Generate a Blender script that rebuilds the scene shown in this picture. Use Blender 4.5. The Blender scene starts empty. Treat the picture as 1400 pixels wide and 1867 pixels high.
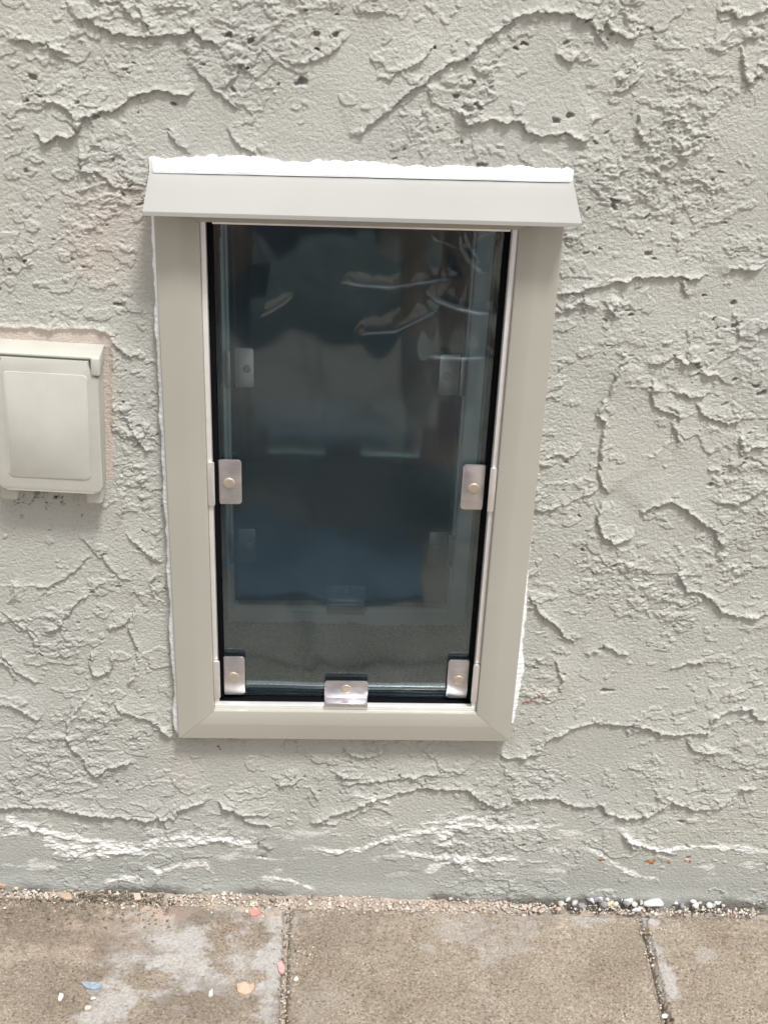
import bpy, bmesh, math, random
import numpy as np
from mathutils import Vector, Matrix
R_ = math.radians
random.seed(7)
scene = bpy.context.scene
COL = scene.collection

# ------------------------------------------------------------------ camera
F_PX = 2543.495
CAM = np.array([-0.02743, -1.171102, 1.197386])
FWD = np.array([0.0436481, 0.8617535, -0.50544609])
RGT = np.array([0.99889835, -0.02891788, 0.03695731])
UPV = np.array([-0.01723166, 0.50650238, 0.86206636])
cd = bpy.data.cameras.new('camera'); co = bpy.data.objects.new('camera', cd); COL.objects.link(co)
co.matrix_world = Matrix(((RGT[0], UPV[0], -FWD[0], CAM[0]), (RGT[1], UPV[1], -FWD[1], CAM[1]), (RGT[2], UPV[2], -FWD[2], CAM[2]), (0, 0, 0, 1)))
cd.sensor_fit = 'VERTICAL'; cd.sensor_height = 32.0; cd.lens = F_PX / 1867 * 32.0
cd.clip_start = 0.02; cd.clip_end = 500
scene.camera = co

# ------------------------------------------------------------------ light
SUN_EL, SUN_AZ = R_(65), R_(26)      # azimuth from the wall normal (-y) towards +x
w = bpy.data.worlds.new('World'); scene.world = w; w.use_nodes = True
nt = w.node_tree; nt.nodes.clear()
sky = nt.nodes.new('ShaderNodeTexSky'); sky.sky_type = 'NISHITA'; sky.sun_disc = False
sky.sun_elevation = SUN_EL; sky.sun_rotation = math.pi - SUN_AZ; sky.air_density = 1.0; sky.dust_density = 4.0
hs = nt.nodes.new('ShaderNodeHueSaturation'); hs.inputs['Saturation'].default_value = 0.30
bg = nt.nodes.new('ShaderNodeBackground'); bg.inputs['Strength'].default_value = 0.11
wo = nt.nodes.new('ShaderNodeOutputWorld')
nt.links.new(sky.outputs[0], hs.inputs['Color']); nt.links.new(hs.outputs[0], bg.inputs[0]); nt.links.new(bg.outputs[0], wo.inputs[0])
sd = bpy.data.lights.new('sun', 'SUN'); sd.energy = 2.45; sd.angle = R_(10); sd.color = (1.0, 0.985, 0.955)
so = bpy.data.objects.new('sun', sd); COL.objects.link(so)
sdir = Vector((math.sin(SUN_AZ) * math.cos(SUN_EL), -math.cos(SUN_AZ) * math.cos(SUN_EL), math.sin(SUN_EL)))
so.rotation_euler = sdir.to_track_quat('Z', 'Y').to_euler()
scene.view_settings.view_transform = 'Standard'; scene.view_settings.look = 'None'
scene.view_settings.exposure = 0.42; scene.view_settings.gamma = 1.0
scene.render.engine = 'CYCLES'
scene.cycles.max_bounces = 10; scene.cycles.transparent_max_bounces = 16; scene.cycles.transmission_bounces = 8

# ------------------------------------------------------------------ helpers
def on_wall(u, v, y=0.0):
    d = FWD + RGT * (u - 700) / F_PX - UPV * (v - 933.5) / F_PX
    return CAM + d * ((y - CAM[1]) / d[1])
SLOPE = -0.028
def on_ground(u, v, z=0.0):
    d = FWD + RGT * (u - 700) / F_PX - UPV * (v - 933.5) / F_PX
    # plane z = SLOPE*x + z0
    t = (z + SLOPE * CAM[0] - CAM[2]) / (d[2] - SLOPE * d[0])
    return CAM + d * t

def hash2(ix, iy, seed):
    n = (ix.astype(np.int64) * 374761393 + iy.astype(np.int64) * 668265263 + seed * 1442695041) & 0x7fffffff
    n = ((n ^ (n >> 13)) * 1274126177) & 0x7fffffff
    n = ((n ^ (n >> 16)) * 1911520717) & 0x7fffffff
    return (n & 0xffffff) / float(0xffffff)
def gnoise(x, y, seed=0):                     # gradient noise, about -0.7..0.7
    x0 = np.floor(x); y0 = np.floor(y); fx = x - x0; fy = y - y0
    ux = fx * fx * fx * (fx * (fx * 6 - 15) + 10); uy = fy * fy * fy * (fy * (fy * 6 - 15) + 10)
    r = []
    for dx in (0, 1):
        for dy in (0, 1):
            a = hash2(x0 + dx, y0 + dy, seed) * 2 * np.pi
            r.append(np.cos(a) * (fx - dx) + np.sin(a) * (fy - dy))
    return (r[0] * (1 - uy) + r[1] * uy) * (1 - ux) + (r[2] * (1 - uy) + r[3] * uy) * ux
def fbm(x, y, seed=0, o=4, gain=.5):
    s = 0; a = 1
    for k in range(o):
        s = s + a * gnoise(x * 2 ** k, y * 2 ** k, seed + 17 * k); a *= gain
    return s
def sstep(a, b, x):
    t = np.clip((x - a) / (b - a), 0, 1); return t * t * (3 - 2 * t)

def link(o, parent=None):
    COL.objects.link(o)
    if parent is not None: o.parent = parent
    return o
def tag(o, label=None, cat=None, group=None, kind=None):
    if label: o['label'] = label
    if cat: o['category'] = cat
    if group: o['group'] = group
    if kind: o['kind'] = kind
    return o
def empty(name, loc=(0, 0, 0)):
    o = bpy.data.objects.new(name, None); COL.objects.link(o); o.location = loc; o.empty_display_size = .02
    return o
def mesh_np(name, V, Fq, mat, parent=None, smooth=True, colors=None, loc=None):
    me = bpy.data.meshes.new(name)
    me.vertices.add(len(V)); me.vertices.foreach_set('co', np.ascontiguousarray(V, dtype=np.float32).ravel())
    k = Fq.shape[1]
    me.loops.add(Fq.size); me.loops.foreach_set('vertex_index', np.ascontiguousarray(Fq, dtype=np.int32).ravel())
    me.polygons.add(len(Fq)); me.polygons.foreach_set('loop_start', np.arange(0, Fq.size, k, dtype=np.int32))
    me.update(calc_edges=True)
    if smooth: me.polygons.foreach_set('use_smooth', np.ones(len(Fq), dtype=bool))
    if colors is not None:
        at = me.color_attributes.new('marks', 'FLOAT_COLOR', 'POINT')
        at.data.foreach_set('color', np.ascontiguousarray(colors, dtype=np.float32).ravel())
    me.materials.append(mat); me.validate()
    o = bpy.data.objects.new(name, me); link(o, parent)
    if loc is not None: o.location = loc
    return o
def from_bm(name, bm, mat, parent=None, smooth=False, loc=None):
    bmesh.ops.recalc_face_normals(bm, faces=bm.faces)
    me = bpy.data.meshes.new(name); bm.to_mesh(me); bm.free()
    for p in me.polygons: p.use_smooth = True
    if not smooth: me.set_sharp_from_angle(angle=R_(32))
    me.materials.append(mat)
    o = bpy.data.objects.new(name, me); link(o, parent)
    if loc is not None: o.location = loc
    return o
def add_box(bm, x0, x1, y0, y1, z0, z1, bev=0.0, seg=2):
    vs = [bm.verts.new((x, y, z)) for x in (x0, x1) for y in (y0, y1) for z in (z0, z1)]
    fs = [(0, 1, 3, 2), (4, 6, 7, 5), (0, 4, 5, 1), (2, 3, 7, 6), (0, 2, 6, 4), (1, 5, 7, 3)]
    F = [bm.faces.new([vs[i] for i in f]) for f in fs]
    if bev > 0:
        ed = list({e for f in F for e in f.edges})
        bmesh.ops.bevel(bm, geom=ed, offset=bev, segments=seg, affect='EDGES', profile=.5)
def round_poly(x0, x1, z0, z1, rs, n=6):
    """corner radii rs: (x0z0, x1z0, x1z1, x0z1), counter-clockwise in x,z"""
    P = []
    for (cx, cz, sx, sz, a0), r in zip(((x0, z0, 1, 1, 180), (x1, z0, -1, 1, 270), (x1, z1, -1, -1, 0), (x0, z1, 1, -1, 90)), rs):
        if r <= 0: P.append((cx, cz)); continue
        for k in range(n + 1):
            a = R_(a0 + 90 * k / n); P.append((cx + sx * r + r * math.cos(a), cz + sz * r + r * math.sin(a)))
    return P
def add_prism(bm, P, y0, y1, bev=0.0, taper=0.0):
    """outline P in (x,z), y0 the front (nearer the camera), y1 the back"""
    f = [bm.verts.new((x, y0, z)) for x, z in P]; b = [bm.verts.new((x, y1, z)) for x, z in P]
    n = len(P); ff = bm.faces.new(f); bm.faces.new(b[::-1])
    for i in range(n): bm.faces.new((f[i], b[i], b[(i + 1) % n], f[(i + 1) % n]))
    if bev > 0:
        bmesh.ops.bevel(bm, geom=list(ff.edges), offset=bev, segments=2, affect='EDGES', profile=.5)
def add_disc(bm, cx, cz, r, y0, y1, n=28, dome=0.25):
    prof = [(r, y1), (r, y0 + (y1 - y0) * .35), (r * .93, y0 + (y1 - y0) * .12), (r * .86, y0), (r * .5, y0 - (y1 - y0) * 0.05 * dome)]
    rings = []
    for rr, y in prof:
        rings.append([bm.verts.new((cx + rr * math.cos(2 * math.pi * k / n), y, cz + rr * math.sin(2 * math.pi * k / n))) for k in range(n)])
    for a, b in zip(rings, rings[1:]):
        for k in range(n): bm.faces.new((a[k], a[(k + 1) % n], b[(k + 1) % n], b[k]))
    bm.faces.new(rings[-1])

# ------------------------------------------------------------------ materials
class NT:
    def __init__(s, name):
        s.m = bpy.data.materials.new(name); s.m.use_nodes = True; s.t = s.m.node_tree
        s.b = s.t.nodes['Principled BSDF']; s.out = s.t.nodes['Material Output']
    def n(s, typ, **kw):
        nd = s.t.nodes.new(typ)
        for k, v in kw.items():
            if k.startswith('_'): setattr(nd, k[1:], v)
            else: nd.inputs[k].default_value = v
        return nd
    def l(s, a, b): s.t.links.new(a, b)
    def coords(s, scale=1.0, sc3=None):
        tc = s.n('ShaderNodeTexCoord'); mp = s.n('ShaderNodeMapping')
        mp.inputs['Scale'].default_value = sc3 or (scale,) * 3
        s.l(tc.outputs['Object'], mp.inputs['Vector']); return mp.outputs[0]
    def noise(s, scale, detail=4, rough=.55, vec=None, dist=0.0):
        nd = s.n('ShaderNodeTexNoise'); nd.inputs['Scale'].default_value = scale; nd.inputs['Detail'].default_value = detail
        nd.inputs['Roughness'].default_value = rough; nd.inputs['Distortion'].default_value = dist
        if vec is None: vec = s.coords()
        s.l(vec, nd.inputs['Vector']); return nd.outputs['Fac']
    def ramp(s, fac, stops):
        r = s.n('ShaderNodeValToRGB'); e = r.color_ramp.elements
        while len(e) < len(stops): e.new(.5)
        for el, (p, c) in zip(e, stops):
            el.position = p; el.color = (*c, 1) if len(c) == 3 else c
        s.l(fac, r.inputs[0]); return r.outputs[0]
    def mix(s, fac, a, b, typ='MIX'):
        m = s.n('ShaderNodeMix', _data_type='RGBA', _blend_type=typ)
        for sock, val in ((m.inputs[0], fac), (m.inputs[6], a), (m.inputs[7], b)):
            if isinstance(val, (int, float)): sock.default_value = val
            elif isinstance(val, tuple): sock.default_value = (*val, 1) if len(val) == 3 else val
            else: s.l(val, sock)
        return m.outputs[2]
    def math(s, op, a, b=0.0):
        m = s.n('ShaderNodeMath', _operation=op)
        for sock, val in ((m.inputs[0], a), (m.inputs[1], b)):
            if isinstance(val, (int, float)): sock.default_value = val
            else: s.l(val, sock)
        return m.outputs[0]
    def bump(s, h, dist, strength=1.0, prev=None):
        b = s.n('ShaderNodeBump'); b.inputs['Strength'].default_value = strength; b.inputs['Distance'].default_value = dist
        s.l(h, b.inputs['Height'])
        if prev is not None: s.l(prev, b.inputs['Normal'])
        return b.outputs[0]

def simple(name, col, rough=.5, metal=0.0, var=.06, vscale=30, bump=0.0, bscale=400, spec=.5):
    m = NT(name); f = m.noise(vscale)
    lo = tuple(c * (1 - var) for c in col); hi = tuple(min(1, c * (1 + var)) for c in col)
    m.l(m.ramp(f, [(.3, lo), (.7, hi)]), m.b.inputs['Base Color'])
    m.l(m.math('MULTIPLY_ADD', f, .0), m.b.inputs['Roughness']) if False else None
    m.b.inputs['Roughness'].default_value = rough; m.b.inputs['Metallic'].default_value = metal
    m.b.inputs['Specular IOR Level'].default_value = spec
    if bump > 0: m.l(m.bump(m.noise(bscale, 3), bump), m.b.inputs['Normal'])
    return m.m

def wall_material():
    m = NT('painted_stucco')
    at = m.n('ShaderNodeAttribute', _attribute_name='marks')
    sep = m.n('ShaderNodeSeparateColor'); m.l(at.outputs['Color'], sep.inputs[0])
    paint = m.ramp(m.noise(9, 5, .6), [(.3, (.492, .490, .444)), (.7, (.552, .550, .50))])
    blot = m.ramp(m.noise(2.2, 3), [(.35, (.96, .975, 1.0)), (.65, (1, 1, .985))])
    c = m.mix(1.0, paint, blot, 'MULTIPLY')
    c = m.mix(m.math('MULTIPLY', at.outputs['Alpha'], .55), c, (.41, .43, .405))          # greyer towards the foot of the wall
    c = m.mix(m.math('MULTIPLY', sep.outputs[0], .55), c, (.66, .52, .45))      # pinkish tint
    c = m.mix(sep.outputs[1], c, (.84, .84, .81))                               # pale unpainted streaks
    c = m.mix(sep.outputs[2], c, (.085, .06, .04))                              # dirt
    sp = m.ramp(m.noise(650, 2, .6), [(.28, (.80, .80, .79)), (.42, (1, 1, 1))])
    c = m.mix(.6, c, sp, 'MULTIPLY')
    m.l(c, m.b.inputs['Base Color'])
    m.b.inputs['Roughness'].default_value = .62; m.b.inputs['Specular IOR Level'].default_value = .35
    n1 = m.noise(900, 3, .6); n2 = m.noise(320, 4, .6)
    m.l(m.bump(n1, .0007, 1.0, m.bump(n2, .0016, 1.0)), m.b.inputs['Normal'])
    return m.m
M_WALL = wall_material()
M_FRAME = simple('beige_powder_coat', (.425, .413, .36), .25, 0, .05, 6, .00002, 1500)
M_AWN = simple('sky_cooled_powder_coat', (.385, .382, .36), .34, 0, .03, 14, .00002, 1500)  # same coat as the frame, its sky reflection mixed into the colour
M_ALU = simple('brushed_aluminium', (.92, .912, .89), .32, .45, .04, 60)
def steel_material():
    m = NT('brushed_steel')
    f = m.noise(1.0, 4, .6, m.coords(sc3=(60, 60, 420)))
    g = m.noise(70, 3, .6)
    c = m.mix(.5, m.ramp(f, [(.3, (.60, .585, .60)), (.7, (.78, .76, .77))]), m.ramp(g, [(.35, (.58, .57, .62)), (.65, (.78, .75, .75))]))
    m.l(c, m.b.inputs['Base Color']); m.b.inputs['Metallic'].default_value = .9
    m.l(m.math('ADD', m.math('MULTIPLY', g, .25), .22), m.b.inputs['Roughness'])
    m.l(m.bump(f, .00003), m.b.inputs['Normal'])
    return m.m
M_STEEL = steel_material()
M_LEAF = simple('satin_leaf', (.80, .78, .76), .3, .6, .05, 90)
M_RIVET = simple('rivet_metal', (.56, .49, .39), .42, .6, .05, 200)
M_CAULK = simple('white_sealant', (.90, .92, .93), .45, 0, .03, 60, .0004, 260)
M_BRUSH = simple('black_pile', (.006, .006, .007), .95, 0, .5, 900, .0006, 1400, spec=.05)
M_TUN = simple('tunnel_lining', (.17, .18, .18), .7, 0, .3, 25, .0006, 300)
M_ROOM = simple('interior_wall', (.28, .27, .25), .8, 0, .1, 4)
M_SCREW = simple('dark_rubber', (.01, .01, .01), .8)
M_BOX = NT('aged_plastic')
def _box():
    m = M_BOX
    f = m.noise(24, 5, .6); g = m.noise(500, 2)
    c = m.ramp(f, [(.30, (.50, .50, .45)), (.62, (.56, .555, .50)), (.78, (.60, .52, .39))])
    m.l(c, m.b.inputs['Base Color']); m.b.inputs['Roughness'].default_value = .5
    m.l(m.bump(g, .00015, .6), m.b.inputs['Normal'])
    return m.m
M_BOX = _box()
def floor_mat():
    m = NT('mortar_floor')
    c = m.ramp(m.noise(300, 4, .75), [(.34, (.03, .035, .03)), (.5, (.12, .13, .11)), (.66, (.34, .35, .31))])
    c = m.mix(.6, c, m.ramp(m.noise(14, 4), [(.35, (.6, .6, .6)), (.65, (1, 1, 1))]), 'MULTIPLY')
    m.l(c, m.b.inputs['Base Color']); m.b.inputs['Roughness'].default_value = .95
    m.l(m.bump(m.noise(700, 3), .0012), m.b.inputs['Normal'])
    return m.m
M_FLOOR = floor_mat()
def flap_mat(name, tint, refl=1.0, haze=.042):
    m = NT(name); t = m.t; t.nodes.remove(m.b)
    tr = m.n('ShaderNodeBsdfTransparent'); tr.inputs[0].default_value = (*tint, 1)
    gl = m.n('ShaderNodeBsdfGlossy'); gl.inputs['Roughness'].default_value = .06
    gl.inputs['Color'].default_value = (refl * .93, refl * .97, refl * 1.0, 1)
    fr = m.n('ShaderNodeFresnel'); fr.inputs['IOR'].default_value = 1.56
    v = m.noise(6.0, 2, .5, m.coords(sc3=(1.5, 1, 1)), .4)
    nb = m.bump(v, .004, .35)
    m.l(nb, gl.inputs['Normal'])
    mx = m.n('ShaderNodeMixShader'); m.l(fr.outputs[0], mx.inputs[0]); m.l(tr.outputs[0], mx.inputs[1]); m.l(gl.outputs[0], mx.inputs[2])
    df = m.n('ShaderNodeBsdfDiffuse'); df.inputs[0].default_value = (.31, .46, .52, 1)      # milky scuffed surface of the vinyl
    hz = m.math('MULTIPLY_ADD', m.noise(9, 4, .6), haze); 
    hz.node.inputs[2].default_value = haze * .45
    m2 = m.n('ShaderNodeMixShader'); m.l(hz, m2.inputs[0]); m.l(mx.outputs[0], m2.inputs[1]); m.l(df.outputs[0], m2.inputs[2])
    m.l(m2.outputs[0], m.out.inputs['Surface'])
    return m.m
M_FLAP = flap_mat('tinted_vinyl', (.91, .98, .995))
M_FLAP2 = flap_mat('tinted_vinyl_inner', (.70, .80, .84), 1.0, .015)

# ------------------------------------------------------------------ stucco wall
# ridges and plate edges read off the wall; the raised plaster lies on the left hand when walking along each line
EDGES = [
 # (height mm, fall-off mm, points)
 (2.6, 22, [(635,252),(665,236),(700,206),(735,176),(775,146),(820,116),(860,95),(900,60),(940,30),(975,18),(1000,23),(1040,25),(1070,35),(1090,64),(1100,42),(1120,60),(1150,70),(1180,48)]),
 (3.0, 26, [(838,190),(850,228),(870,220),(885,215),(910,222),(930,218),(950,221),(962,243),(980,246),(1000,244),(1030,240),(1050,253),(1070,252),(1080,222),(1100,210)]),
 (2.4, 16, [(1168,190),(1160,228),(1165,255),(1180,262)]),
 (2.0, 14, [(1112,185),(1120,166),(1130,171),(1145,160),(1175,128)]),
 (2.0, 12, [(1012,82),(1015,98),(1025,110),(1045,112),(1052,90)]),
 (2.4, 15, [(1300,5),(1308,22),(1330,18),(1345,31),(1370,26),(1400,14),(1440,10)]),
 (2.4, 16, [(1345,75),(1352,130),(1360,149),(1378,138),(1400,142)]),
 (1.8, 10, [(1378,108),(1385,122),(1400,131)]),
 (2.0, 14, [(1120,365),(1123,340),(1130,312),(1150,300)]),
 (2.6, 18, [(125,35),(160,32),(190,52),(215,60),(245,65),(270,69),(300,62),(320,68),(335,62),(350,50),(365,65),(385,78),(410,82)]),
 (2.2, 16, [(10,75),(40,70),(60,78),(85,75),(105,92),(135,105)]),
 (3.2, 24, [(58,236),(68,250),(85,259),(105,246),(130,250),(145,235),(150,216),(175,206),(200,203),(230,186),(255,169),(290,163),(320,170),(350,173),(364,163)]),
 (1.8, 14, [(345,118),(375,140),(395,168),(420,185),(448,205)]),
 (2.2, 12, [(412,225),(420,250),(445,266),(475,290)]),
 (1.8, 12, [(245,0),(268,45),(285,64)]),
 (2.0, 14, [(135,255),(148,285),(148,312),(178,312),(210,340),(250,345),(272,345)]),
 (2.0, 16, [(300,228),(325,262),(350,280)]),
 (1.8, 12, [(520,110),(555,118),(600,100),(640,60)]),
 # right of the door
 (2.8, 20, [(1005,538),(1040,530),(1060,527),(1095,518),(1140,508),(1185,500),(1240,503),(1260,507),(1290,500)]),
 (2.4, 14, [(1308,505),(1325,493),(1345,487),(1372,493),(1400,480)]),
 (3.0, 34, [(1150,650),(1120,680),(1108,716),(1095,735),(1085,756),(1100,763),(1097,790),(1094,830),(1087,860),(1094,880),(1108,902)]),
 (3.2, 22, [(1100,905),(1089,930),(1087,952),(1100,975),(1122,986),(1145,979),(1158,958)]),
 (3.0, 26, [(1162,938),(1185,920),(1220,912),(1250,925),(1275,950),(1300,965),(1312,985),(1313,1002)]),
 (2.4, 14, [(1176,652),(1190,662),(1200,663),(1225,650),(1245,660),(1265,655),(1274,672)]),
 (2.6, 16, [(1220,706),(1230,714),(1250,722),(1280,720),(1300,714)]),
 (2.4, 14, [(1184,684),(1187,715),(1190,738),(1220,751),(1248,762)]),
 (2.4, 18, [(1262,728),(1272,745),(1290,760),(1325,772),(1345,765),(1354,745)]),
 (2.0, 10, [(1222,770),(1233,795),(1235,803),(1220,816)]),
 (2.2, 12, [(1100,540),(1106,566),(1120,573),(1132,570)]),
 (2.0, 12, [(1058,525),(1063,553),(1066,575)]),
 (2.0, 12, [(1240,500),(1246,525),(1250,545)]),
 (1.8, 12, [(985,838),(1020,828),(1033,832),(1055,822),(1065,805)]),
 (2.4, 14, [(1346,780),(1348,820),(1380,812),(1405,815)]),
 (2.4, 18, [(1300,910),(1335,918),(1365,905),(1385,890),(1400,878)]),
 # lower right
 (2.8, 16, [(960,1078),(968,1090),(980,1111),(1000,1130),(1015,1140),(1022,1155),(1040,1165),(1046,1176)]),
 (2.0, 10, [(1008,1190),(1016,1215),(1022,1240),(1010,1264)]),
 (2.6, 20, [(1236,1030),(1238,1060),(1255,1072),(1290,1086),(1310,1112),(1340,1121),(1375,1123),(1405,1113)]),
 (2.8, 20, [(930,1378),(945,1376),(980,1374),(997,1346),(1040,1325),(1080,1315),(1140,1317),(1180,1322),(1200,1333),(1240,1334),(1290,1328),(1295,1306),(1340,1288),(1368,1290),(1376,1307),(1405,1312)]),
 (3.0, 20, [(560,1500),(700,1448),(780,1430),(850,1436),(900,1470),(940,1457),(1000,1448),(1030,1460),(1060,1469),(1095,1462),(1105,1479),(1140,1486),(1180,1481),(1225,1457),(1260,1470),(1300,1471),(1320,1460),(1350,1434),(1385,1438)]),
 (2.0, 10, [(1055,1192),(1090,1187),(1105,1178),(1130,1191),(1155,1190)]),
 (1.8, 12, [(1205,1222),(1235,1213),(1270,1203),(1287,1217)]),
 (2.2, 12, [(1247,1340),(1262,1365),(1290,1367),(1315,1362)]),
 (2.2, 12, [(1125,1510),(1145,1532),(1160,1548)]),
 (1.8, 8, [(1130,1514),(1165,1537),(1200,1548),(1240,1558)]),
 # below the door
 (2.4, 12, [(620,1350),(630,1366),(650,1378),(690,1374),(710,1358)]),
 (2.4, 10, [(500,1418),(508,1430),(535,1425),(556,1415)]),
 (2.2, 9, [(607,1400),(620,1412),(650,1416),(668,1408)]),
 (2.0, 12, [(615,1428),(650,1424),(700,1418),(760,1410),(820,1402)]),
 (2.0, 9, [(583,1460),(578,1440),(565,1428),(550,1430)]),
 (2.6, 10, [(905,1370),(925,1380),(950,1378),(975,1368)]),
 (2.4, 16, [(395,1462),(420,1470),(445,1480),(478,1483),(500,1478)]),
 (2.4, 10, [(572,1492),(590,1496),(610,1500),(625,1494)]),
 (2.6, 14, [(430,1480),(455,1495),(490,1500),(470,1535),(505,1545)]),
 # left of / below the outlet
 (1.4, 12, [(143,970),(165,995),(190,1018),(215,1048),(250,1060)]),
 (1.8, 14, [(60,1067),(90,1068),(115,1053),(138,1040),(152,1022),(172,1010)]),
 (1.8, 12, [(88,1158),(100,1143),(118,1131),(133,1106),(172,1076)]),
 (2.2, 14, [(0,1180),(10,1198),(30,1220),(60,1239),(82,1248)]),
 (2.4, 16, [(0,1280),(30,1286),(60,1304),(84,1312)]),
 (2.6, 20, [(250,1098),(240,1116),(236,1145),(241,1162),(252,1176),(248,1210),(240,1230),(228,1249)]),
 (3.0, 24, [(172,1262),(150,1272),(135,1290),(125,1310),(122,1341),(140,1366),(155,1385),(160,1401),(180,1409),(200,1396),(220,1389),(252,1386)]),
 (2.8, 22, [(205,1276),(225,1293),(250,1303),(280,1311),(300,1327),(322,1350)]),
 (3.2, 26, [(-30,1460),(20,1464),(50,1465),(100,1468),(150,1478),(200,1484),(265,1490),(320,1486),(326,1470),(360,1460),(390,1452)]),
 (2.6, 18, [(392,1452),(405,1465),(430,1476),(455,1490)]),
 (2.6, 7, [(182,1175),(166,1190),(163,1213),(180,1231),(203,1218),(211,1200),(203,1178)]),
 (1.8, 12, [(222,965),(245,985),(262,1000),(285,1015),(300,1025)]),
 (1.8, 12, [(305,1100),(283,1080),(281,1055),(290,1030)]),
 (2.0, 9, [(200,612),(215,635),(240,650),(262,640)]),
 (1.8, 10, [(222,960),(225,935),(232,905),(225,880)]),
 (2.2, 12, [(230,760),(245,790),(262,812),(285,826)]),
 (2.0, 8, [(30,1050),(28,1080),(10,1095)]),
 (1.6, 12, [(0,1110),(30,1130),(60,1160),(85,1190)]),
]
# pale unpainted ridges near the foot: (height mm, half width mm, points)
STREAKS = [
 (1.6, 3.2, [(0,1483),(40,1499),(75,1512),(110,1545),(150,1558),(200,1549),(250,1548),(300,1526),(380,1522),(440,1534),(470,1530)]),
 (1.2, 2.6, [(50,1504),(120,1520),(180,1532),(235,1542),(262,1546)]),
 (1.0, 2.0, [(110,1524),(150,1545),(200,1535)]),
 (1.2, 1.8, [(265,1570),(290,1586),(330,1574),(375,1570),(392,1594)]),
 (1.2, 1.8, [(188,1608),(215,1599),(250,1597),(275,1603)]),
 (1.2, 1.6, [(0,1522),(25,1515),(40,1500)]),
 (1.4, 2.0, [(700,1527),(750,1516),(800,1506),(850,1500),(930,1507),(990,1503)]),
 (1.4, 2.2, [(715,1549),(770,1557),(830,1562),(850,1580),(875,1590)]),
 (1.2, 2.0, [(765,1590),(800,1575),(830,1564),(860,1560),(950,1565)]),
 (1.0, 1.6, [(1125,1512),(1160,1530),(1200,1545),(1280,1540),(1340,1545)]),
 (1.2, 1.4, [(560,1540),(620,1552),(680,1535),(720,1524)]),
 (.9, 1.4, [(465,1600),(500,1598),(540,1605),(580,1618)]),
 (1.2, 1.6, [(585,1545),(640,1550),(700,1530)]),
 (.8, 1.4, [(1060,1538),(1100,1560),(1150,1590),(1200,1600)]),
 (1.2, 1.6, [(640,1440),(680,1450),(720,1466)]),
 (2.4, 4.2, [(785,1518),(800,1520),(830,1522)]),
 (1.6, 5.0, [(818,1556),(840,1562),(862,1568)]),
 (1.4, 4.5, [(170,1545),(200,1548),(240,1546)]),
 (1.0, 1.6, [(285,1534),(330,1536),(380,1530),(450,1528)]),
 (1.0, 1.8, [(760,1500),(800,1492),(850,1488),(900,1494)]),
]
CRUMBS = [  # rough, crumbly patches: (u, v, radius px, strength)
 (440,110,60,1),(360,100,50,1),(560,150,40,1),(400,60,60,.8),(120,160,60,.7),(60,150,40,.8),(240,120,50,.8),(200,330,70,.8),(170,300,45,.8),
 (250,250,60,.7),(430,225,30,1),(470,60,60,.8),(880,150,70,1),(860,190,45,1),(900,130,40,.9),(1035,95,50,.9),(780,165,30,.9),(1150,110,35,.9),(1130,150,35,.9),
 (1240,240,90,1),(1200,280,70,.9),(1190,330,70,.9),(1300,340,60,.8),(1280,370,60,.7),(1380,60,50,.9),(1100,310,60,.7),(1130,370,80,.7),
 (760,230,70,.8),(830,250,60,.7),(700,230,40,.8),(1330,440,40,.8),(1370,480,40,.9),(1120,560,35,1),(1255,560,45,1),(1240,600,45,1),(1205,620,45,1),
 (1145,650,35,1),(1160,680,35,.9),(1200,710,60,.9),(1230,750,60,.9),(1300,770,60,.8),(1240,830,40,.7),(1340,860,50,.8),(1375,960,60,.9),(1300,1000,70,.8),
 (1340,1040,60,.9),(1280,1050,50,.7),(1200,1010,80,.6),(1130,1070,90,.6),(1050,1100,40,.6),(1110,1190,60,.9),(1250,1130,60,.7),(1380,1230,50,.8),
 (1290,1370,60,.9),(1360,1400,60,.8),(1250,1330,60,.7),(1000,1410,90,.9),(900,1400,50,.8),(640,1410,60,.8),(530,1420,50,.8),(600,1490,40,.8),
 (760,1500,60,.9),(820,1530,110,.9),(900,1540,100,.8),(1000,1510,90,.8),(1100,1410,60,.7),(1300,1500,90,.7),(700,1500,60,.8),(480,1520,60,.7),(460,1440,60,.5),
 (220,760,50,.9),(250,800,50,1),(240,860,50,1),(260,920,40,.8),(225,680,25,.6),(70,600,70,.6),(170,600,50,.8),(240,580,60,.5),(240,1060,50,.7),(180,1010,40,.7),
 (60,1350,70,.8),(30,1420,60,.8),(120,1300,60,.6),(200,1250,40,.8),(110,1240,60,.6),(250,1340,50,.8),(230,1430,60,.4),(40,1060,30,.7),(360,1420,40,.7),(290,460,40,.5),
 (1010,960,40,.4),(1040,600,50,.5),(1000,760,60,.4),(1060,460,90,.4),(1200,460,120,.45),(1340,600,60,.4),(150,450,120,.5),(60,300,100,.5),(60,500,100,.4),
]
SMOOTH = [  # smoother, trowelled places
 (350,220,90),(600,230,90),(980,170,70),(1150,800,110),(1180,850,90),(1220,560,60),(1330,540,60),(1000,210,60),(1370,260,60),(920,1350,60),(1080,1370,90),
 (1150,1240,110),(60,1000,70),(60,1230,50),(30,1560,90),(190,1540,60),(560,1560,140),(400,1400,60),(1050,1500,60),(110,940,120),(1250,1600,120),(290,1160,60),(700,1590,120),(640,150,60),(1080,1170,60),(760,1470,60),(230,620,20),
]
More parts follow.
